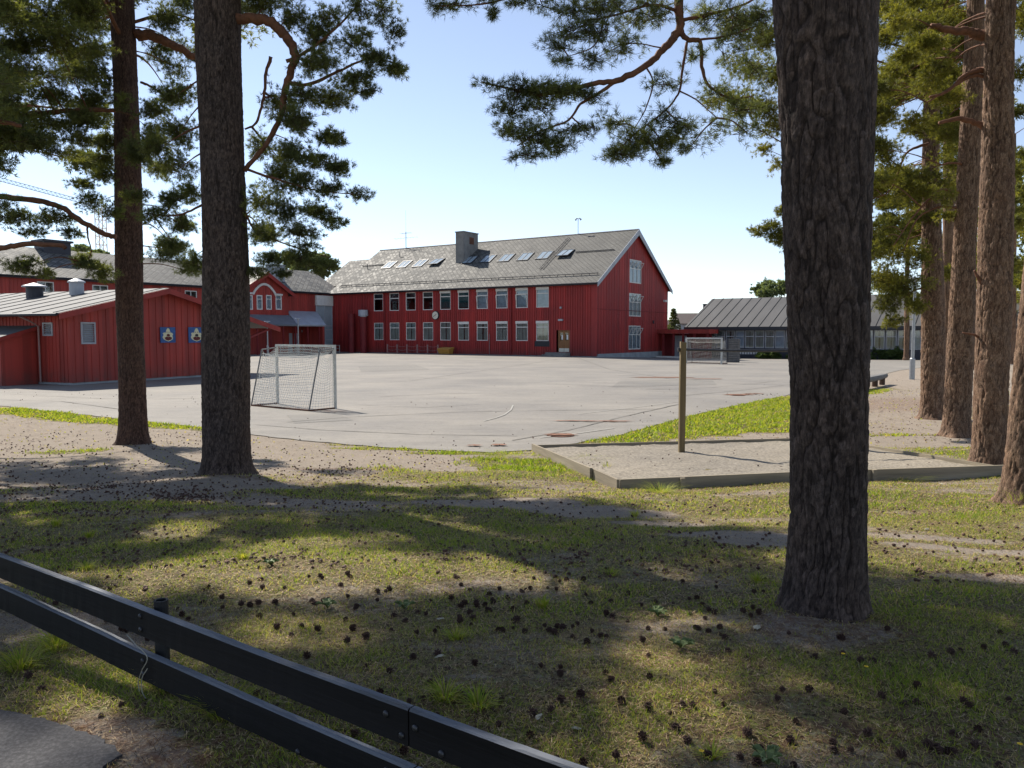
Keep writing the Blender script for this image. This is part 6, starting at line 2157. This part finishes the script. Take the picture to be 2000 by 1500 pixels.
# ------------------------------------------------------------------ grass
def scatter_grass():
    V = []; T = []; F = []
    tv = []; tt = []
    def clumpfield(x, y):
        return .5 + .25 * np.sin(x * 5.1 + 2 * np.sin(y * 3.3)) + .25 * np.sin(y * 6.7 - x * 2.2 + 1.5 * np.sin(x * 4))
    sets = [(0.6, 4.6, 8500, .026, .0021), (4.6, 8.5, 3000, .030, .0036), (8.5, 13, 1300, .035, .007), (13, 17, 1000, .055, .012), (17, 34, 520, .06, .022)]
    for (y0, y1, dens, hgt, wid) in sets:
        xm = y1 * .72 + 1.0
        n = int(dens * (y1 - y0) * 2 * xm)
        x = rng.uniform(-xm, xm, n); y = rng.uniform(y0, y1, n)
        keep = np.abs(x) < y * .70 + .9
        x = x[keep]; y = y[keep]
        g = grass_mask(x, y)
        cl = clumpfield(x, y)
        k = rng.uniform(0, 1, len(x)) < np.clip((g - .28) * 1.7, 0.02, 1) * (.35 + .65 * cl)
        # off the asphalt and the sand
        k &= ~inside(x, y, court_poly); k &= ~inside(x, y, pit_poly); k &= ~inside(x, y, path_poly)
        x = x[k]; y = y[k]; g = g[k]; cl = cl[k]
        n = len(x)
        z = zfull(x, y)
        h = hgt * rng.uniform(.35, 1.25, n) * (.55 + .6 * g) * (.7 + .6 * cl)
        a = rng.uniform(0, 6.283, n); lean = rng.uniform(.3, 1.5, n) * h
        ca, sa = np.cos(a), np.sin(a)
        wv = wid * rng.uniform(.6, 1.3, n)
        wa = rng.uniform(0, 6.283, n)
        p0 = np.stack([x - np.cos(wa) * wv, y - np.sin(wa) * wv, z - .004], -1); p1 = np.stack([x + np.cos(wa) * wv, y + np.sin(wa) * wv, z - .004], -1)
        pm = np.stack([x + ca * lean * .4, y + sa * lean * .4, z + h * .75], -1)
        pt = np.stack([x + ca * lean, y + sa * lean, z + h * 1.0], -1)
        tv.append(np.stack([p0, p1, pt], 1).reshape(-1, 3))
        tint = .62 - .42 * g * (.6 + .4 * cl) + rng.normal(size=n) * .19 - .02 * (y > 13)
        dry = rng.uniform(0, 1, n) < (.46 - .3 * g) * (y < 13)
        tint = np.where(dry, rng.uniform(.72, 1, n), np.where(y > 16, tint + .12, tint))
        tt.append(np.repeat(np.clip(tint, 0, 1), 3))
    V = np.concatenate(tv)
    o_ = np_mesh('grass', V, np.arange(len(V)).reshape(-1, 3), M['grass'], {'tint': np.concatenate(tt)}, None, False, 3)
    tag(o_, 'short patchy lawn grass, green mixed with dry straw', 'grass', kind='stuff')


def inside(x, y, poly):
    r = np.zeros(len(x), bool)
    j = len(poly) - 1
    for i in range(len(poly)):
        xi, yi = poly[i]; xj_, yj = poly[j]
        c = ((yi > y) != (yj > y)) & (x < (xj_ - xi) * (y - yi) / (yj - yi + 1e-12) + xi)
        r ^= c; j = i
    return r


court_poly = pts
pit_poly = [(p.x, p.y) for p in (P_nl, P_nr, P_fr, P_fl)]
path_poly = [(G(a, b).x, G(a, b).y) for a, b in pp]
scatter_grass()


def scatter_litter():
    vs = []; tt = []
    for (y0, y1, dens, L_, w_) in ((.6, 4.6, 5200, .040, .0016), (4.6, 8.5, 2300, .048, .0029), (8.5, 13, 1100, .06, .005), (13, 17, 160, .08, .010), (17, 36, 45, .12, .022)):
        xm = y1 * .72 + 1.0
        n = int(dens * (y1 - y0) * 2 * xm)
        x = rng.uniform(-xm, xm, n); y = rng.uniform(y0, y1, n)
        k = (np.abs(x) < y * .7 + .9) & ~inside(x, y, court_poly) & ~inside(x, y, pit_poly) & ~inside(x, y, path_poly)
        k &= rng.uniform(0, 1, n) < np.where(y < 6, 1.0, .25 + .75 * grass_mask(x, y))
        x = x[k]; y = y[k]; n = len(x)
        z = zfull(x, y) + rng.uniform(.002, .016, n)
        a = rng.uniform(0, 6.283, n); l_ = L_ * rng.uniform(.4, 1.1, n) / 2; w2 = w_ * rng.uniform(.6, 1.4, n)
        dz = rng.uniform(-.006, .006, n)
        ca, sa = np.cos(a), np.sin(a)
        p0 = np.stack([x - ca * l_ - sa * w2, y - sa * l_ + ca * w2, z - dz], -1); p1 = np.stack([x - ca * l_ + sa * w2, y - sa * l_ - ca * w2, z - dz], -1)
        p2 = np.stack([x + ca * l_, y + sa * l_, z + dz], -1)
        vs.append(np.stack([p0, p1, p2], 1).reshape(-1, 3)); tt.append(np.repeat(rng.uniform(0, 1, n), 3))
    V = np.concatenate(vs)
    tag(np_mesh('dry_litter', V, np.arange(len(V)).reshape(-1, 3), M['litter_mat'], {'tint': np.concatenate(tt)}), 'dry straw and fallen needles matted over the lawn', 'litter', kind='stuff')


scatter_litter()

# taller tufts and broad-leaved weeds one can point at
GT = 'taller grass tufts in the lawn'
def tuft(label, px, py, n, h, spread, name='grass_tuft', cat='grass tuft', group=GT, tint=(.15, .8), wid=.0024):
    c = G(px, py); c.z = float(zfull(c.x, c.y)); n = int(n * 1.5); h = h * .8
    a = rng.uniform(0, 6.283, n); r = rng.uniform(0, spread, n) * .4; hh = h * rng.uniform(.5, 1.1, n)
    x = np.cos(a) * r; y = np.sin(a) * r; lean = rng.uniform(.3, 1.1, n) * spread
    wa = a + np.pi / 2
    W = wid * rng.uniform(.7, 1.3, n)
    def q(fx, fz, ww): return np.stack([x + np.cos(a) * lean * fx + np.cos(wa) * W * ww, y + np.sin(a) * lean * fx + np.sin(wa) * W * ww, hh * fz], -1)
    V = np.stack([q(0, -.05, -1), q(0, -.05, 1), q(.35, .65, .8), q(.35, .65, -.8), q(1, .95, 0)], 1).reshape(-1, 3)
    b = np.arange(n)[:, None] * 5
    T = np.concatenate([b + np.array([[0, 1, 2]]), b + np.array([[0, 2, 3]]), b + np.array([[3, 2, 4]])])
    o_ = np_mesh(name, V, T, M['grass'], {'tint': np.repeat(rng.uniform(tint[0], tint[1], n), 5)}, None)
    o_.location = c
    tag(o_, label, cat, group)


for (px, py, n, h, s_, lab) in [
    (870, 1370, 90, .09, .12, 'bright green tuft beside the fence rail joint'), (935, 1385, 80, .08, .12, 'pale green tuft right of the one at the rail joint'), (1060, 1180, 70, .10, .08, 'sunlit upright tuft left of the thick pine'),
    (890, 1250, 60, .08, .10, 'loose tuft in the middle of the shaded lawn'), (170, 1115, 70, .08, .10, 'long pale tuft just above the left end of the top rail'), (475, 1100, 60, .09, .08, 'yellowish tuft with broad blades in the left lawn'),
    (110, 1260, 160, .12, .18, 'lush tuft below the lower rail at the left'), (330, 1345, 120, .13, .14, 'tall tuft at the foot of the fence post'), (440, 1400, 140, .14, .16, 'shaggy tuft below the lower rail right of the post'), (40, 1300, 140, .10, .18, 'dark tuft near the footpath corner'),
    (1390, 1480, 60, .05, .08, 'small tuft at the bottom edge right of the fence'), (1480, 1135, 60, .08, .08, 'dark tuft close left of the thick pine trunk'),
    (1195, 1120, 60, .06, .10, 'low tuft at the shade edge of the lawn'), (1185, 915, 30, .20, .14, 'green seedling growing in the sand pit'), (1990, 985, 120, .30, .35, 'long grass round the foot of the edge-cut pine'), (1915, 900, 120, .22, .35, 'leafy growth at the foot of the stout pine'),
    (1290, 960, 140, .16, .40, 'dark weeds along the near board of the sand pit'), (1760, 935, 140, .16, .55, 'tall blades along the right end of the near board'), (110, 1030, 50, .12, .10, 'yellow-green sprout in the bare soil at the far left'), (175, 1048, 50, .10, .09, 'small bright sprout right of the yellow-green one'),
    (1240, 1010, 50, .10, .12, 'bright tuft on the sandy strip below the pit corner'), (1150, 900, 100, .13, .5, 'bright grass against the left board of the sand pit'), (980, 893, 120, .14, .7, 'bright grass at the yard corner left of the sand pit')]:
    tuft(lab, px, py, n, h, s_)
# dandelions
GD = 'small yellow flowers in the lawn'
for (px, py, lab) in [(1645, 1297, 'yellow flower left of the others below the thick pine'), (1689, 1322, 'yellow flower just right below the thick pine'), (1372, 1494, 'yellow flower at the bottom edge of the lawn'), (1990, 1477, 'yellow flower in the bottom right corner')]:
    c = G(px, py); c.z = float(zfull(c.x, c.y))
    f_ = thing('yellow_flower', lab, 'flower', c, random.uniform(0, 6), GD)
    mb = MB(); mb.tube([(0, 0, 0), (.005, 0, .05)], .0018, 5); mb.build('stem', M['weed'], f_)
    mb = MB()
    for k in range(14):
        a = k * .449; mb.add([(.005, 0, .05), (.005 + .009 * math.cos(a - .2), .009 * math.sin(a - .2), .056), (.005 + .011 * math.cos(a), .011 * math.sin(a), .055), (.005 + .009 * math.cos(a + .2), .009 * math.sin(a + .2), .056)], [(0, 1, 2, 3)])
    mb.build('petals', M['petal'], f_)
# broad leaf weeds
GW = 'broad-leaved weeds in the lawn'
for (px, py, lab) in [(1285, 1195, 'leafy weed in the shaded lawn left of the thick pine'), (640, 1190, 'leafy weed in the left part of the lawn'), (530, 1115, 'yellowish leafy weed above the top rail'), (1330, 1270, 'wilted grey-green weed left of the thick pine foot'), (790, 1190, 'small leafy weed in the middle lawn'), (1500, 1495, 'leafy weed at the bottom edge under the thick pine')]:
    c = G(px, py); c.z = float(zfull(c.x, c.y))
    mb = MB()
    for k in range(9):
        a = k * .7 + random.random(); l_ = random.uniform(.05, .08)
        pts_ = [(0, 0), (.35, .22), (.7, .2), (1, 0), (.7, -.2), (.35, -.22)]
        mb.add([(math.cos(a) * u * l_ - math.sin(a) * v * l_, math.sin(a) * u * l_ + math.cos(a) * v * l_, .005 + .05 * math.sin(u * 2.2)) for u, v in pts_], [(0, 1, 2, 3, 4, 5)])
    o_ = mb.build('leafy_weed', M['weed']); o_.location = c
    tag(o_, lab, 'weed', GW)
# pale scraps and stones
GS = 'pale dry scraps on the ground'
scr = [(255, 1228, .05, 'pale dry bark flake between the two rails by the post'), (745, 1058, .03, 'white scrap on the left lawn above the shade'), (1478, 1232, .05, 'curled white leaf at the foot of the thick pine'), (860, 1212, .03, 'pale flake in the middle of the shaded lawn'), (858, 1290, .035, 'dry curled leaf in the shaded lawn'), (1125, 1430, .03, 'white flake near the bottom of the lawn'), (1810, 1037, .05, 'pale stone on the grass right of the thick pine'),
       (1840, 945, .06, 'reddish stone below the near board of the sand pit'), (1770, 950, .05, 'flat pale stone below the near board'), (1720, 950, .04, 'small pale stone close right of the thick pine'), (700, 1182, .02, 'tiny pale scrap among the left grass'), (1052, 1408, .03, 'beige flake right of the rail joint')]
for (px, py, s_, lab) in scr:
    c = G(px, py); c.z = float(zfull(c.x, c.y)) + .008
    mb = MB()
    n = 9
    ring = [(math.cos(6.283 * i / n) * s_ * random.uniform(.5, 1), math.sin(6.283 * i / n) * s_ * .5 * random.uniform(.6, 1), random.uniform(0, .008)) for i in range(n)]
    mb.add([(0, 0, s_ * .35)] + ring, [(0, i + 1, (i + 1) % n + 1) for i in range(n)])
    o_ = mb.build('pale_scrap', M['straw']); o_.location = c; o_.rotation_euler = (0, 0, random.uniform(0, 6))
    tag(o_, lab, 'scrap', GS)

# ------------------------------------------------------------------ pine cones
def cone_mesh():
    mb = MB()
    mb.tube([(0, 0, 0), (0, 0, .010), (0, 0, .028), (0, 0, .040)], [.005, .007, .006, .002], 6)
    for r in range(6):
        z = .004 + r * .0062; rad = [.018, .024, .025, .021, .016, .009][r]
        n = [7, 8, 8, 7, 6, 4][r]
        for k in range(n):
            a = 6.283 * (k + .5 * (r % 2)) / n + r * .2
            ca, sa = math.cos(a), math.sin(a); w_ = .0042
            tip = (ca * rad, sa * rad, z + .006 + .002 * r)
            mb.add([(ca * .006 - sa * w_ * .5, sa * .006 + ca * w_ * .5, z), (ca * .006 + sa * w_ * .5, sa * .006 - ca * w_ * .5, z), (ca * rad * .8 + sa * w_, sa * rad * .8 - ca * w_, z + .005), tip, (ca * rad * .8 - sa * w_, sa * rad * .8 + ca * w_, z + .005), (ca * rad * .85, sa * rad * .85, z - .001)],
                   [(0, 1, 2, 3, 4), (0, 4, 5), (1, 5, 2), (4, 3, 5), (2, 5, 3), (0, 5, 1)])
    return mb


cand = []
def zone(n, x0, x1, y0, y1, jit=0, rnd=None):
    """cones lying between picture rows, spread in real ground coordinates"""
    k = 0
    while k < n:
        g_ = G(random.uniform(x0, x1), random.uniform(y0, y1))
        cand.append((g_.x, g_.y)); k += 1


zone(700, -30, 400, 845, 1010); zone(420, 400, 900, 870, 1000); zone(200, 0, 720, 945, 985); zone(90, 300, 420, 960, 990)
zone(420, -30, 700, 1000, 1120); zone(300, 700, 1150, 930, 1100); zone(260, 1000, 1550, 960, 1120); zone(150, 1680, 2010, 980, 1140)
zone(260, 100, 1550, 1090, 1250); zone(120, 500, 2000, 1230, 1500); zone(22, -10, 500, 1150, 1450); zone(60, 1100, 1900, 880, 930)
zone(60, 500, 1500, 740, 870); zone(60, 0, 400, 765, 830); zone(260, 1690, 1990, 740, 870); zone(60, 1250, 1545, 800, 860); zone(60, 1500, 1560, 770, 860)
for (px, py, n, s_) in [(640, 918, 50, .5), (560, 928, 30, .5), (330, 968, 60, .35), (370, 975, 50, .25), (200, 955, 40, .3), (70, 990, 40, .5), (130, 990, 50, .7), (690, 920, 20, .4), (20, 880, 40, .9), (1460, 772, 30, .5), (350, 850, 50, 1.0), (950, 875, 10, .3), (1700, 765, 30, 1.2)]:
    c = G(px, py)
    for _ in range(n): cand.append((c.x + random.gauss(0, s_), c.y + random.gauss(0, s_ * .7)))
ca_ = np.array(cand)
bad = inside(ca_[:, 0], ca_[:, 1], path_poly)
cand = [c for c, b in zip(cand, bad) if not b]
inpit = inside(np.array(cand)[:, 0], np.array(cand)[:, 1], pit_poly)
trees_xy = [(bA.x, bA.y, .33), (b2.x, b2.y, .48), (b1.x, b1.y, .4)]
good = []
for (x, y), ip in zip(cand, inpit):
    if any((x - a) ** 2 + (y - b) ** 2 < r * r for a, b, r in trees_xy): continue
    # keep clear of the fence line
    rel = Vector((x, y, 0)) - Vector((fa.x, fa.y, 0))
    if abs(rel.dot(fn)) < .08 and y < 5: continue
    z = float(zfull(x, y))
    if ip: z = .12
    elif y > 16.5: z = .006
    good.append((x, y, z, x * x + y * y))
good.sort(key=lambda q: q[3])
proto = cone_mesh().build('pine_cone', M['cone'])
tag(proto, 'small dark open pine cone lying on the ground', 'pine cone', 'fallen pine cones')
for i, (x, y, z, _) in enumerate(good[:300]):
    o_ = proto if i == 0 else proto.copy()
    if i: C.objects.link(o_)
    s_ = random.uniform(.5, .92)
    o_.location = (x, y, z + .014 * s_)
    o_.rotation_euler = (random.uniform(.6, 1.9), random.uniform(-.5, .5), random.uniform(0, 6.28))
    o_.scale = (s_, s_, s_)
ico = []
phi = (1 + 5 ** .5) / 2
iv = np.array([(-1, phi, 0), (1, phi, 0), (-1, -phi, 0), (1, -phi, 0), (0, -1, phi), (0, 1, phi), (0, -1, -phi), (0, 1, -phi), (phi, 0, -1), (phi, 0, 1), (-phi, 0, -1), (-phi, 0, 1)], float)
iv /= np.linalg.norm(iv[0])
it = np.array([(0, 11, 5), (0, 5, 1), (0, 1, 7), (0, 7, 10), (0, 10, 11), (1, 5, 9), (5, 11, 4), (11, 10, 2), (10, 7, 6), (7, 1, 8), (3, 9, 4), (3, 4, 2), (3, 2, 6), (3, 6, 8), (3, 8, 9), (4, 9, 5), (2, 4, 11), (6, 2, 10), (8, 6, 7), (9, 8, 1)])
VV = []; TT = []
for i, (x, y, z, _) in enumerate(good[300:]):
    s_ = random.uniform(.012, .022)
    v = iv * rng.uniform(.45, 1.25, (12, 1)) * s_ * np.array([1, 1, .8]) + np.array([x, y, z + s_ * .6])
    VV.append(v); TT.append(it + 12 * i)
o_ = np_mesh('pine_cones', np.concatenate(VV), np.concatenate(TT), M['cone'])
tag(o_, 'countless dark pine cones strewn over the bare soil further off', 'pine cones', kind='stuff')
print('verts', sum(len(m.vertices) for m in bpy.data.meshes), 'cones', len(good))
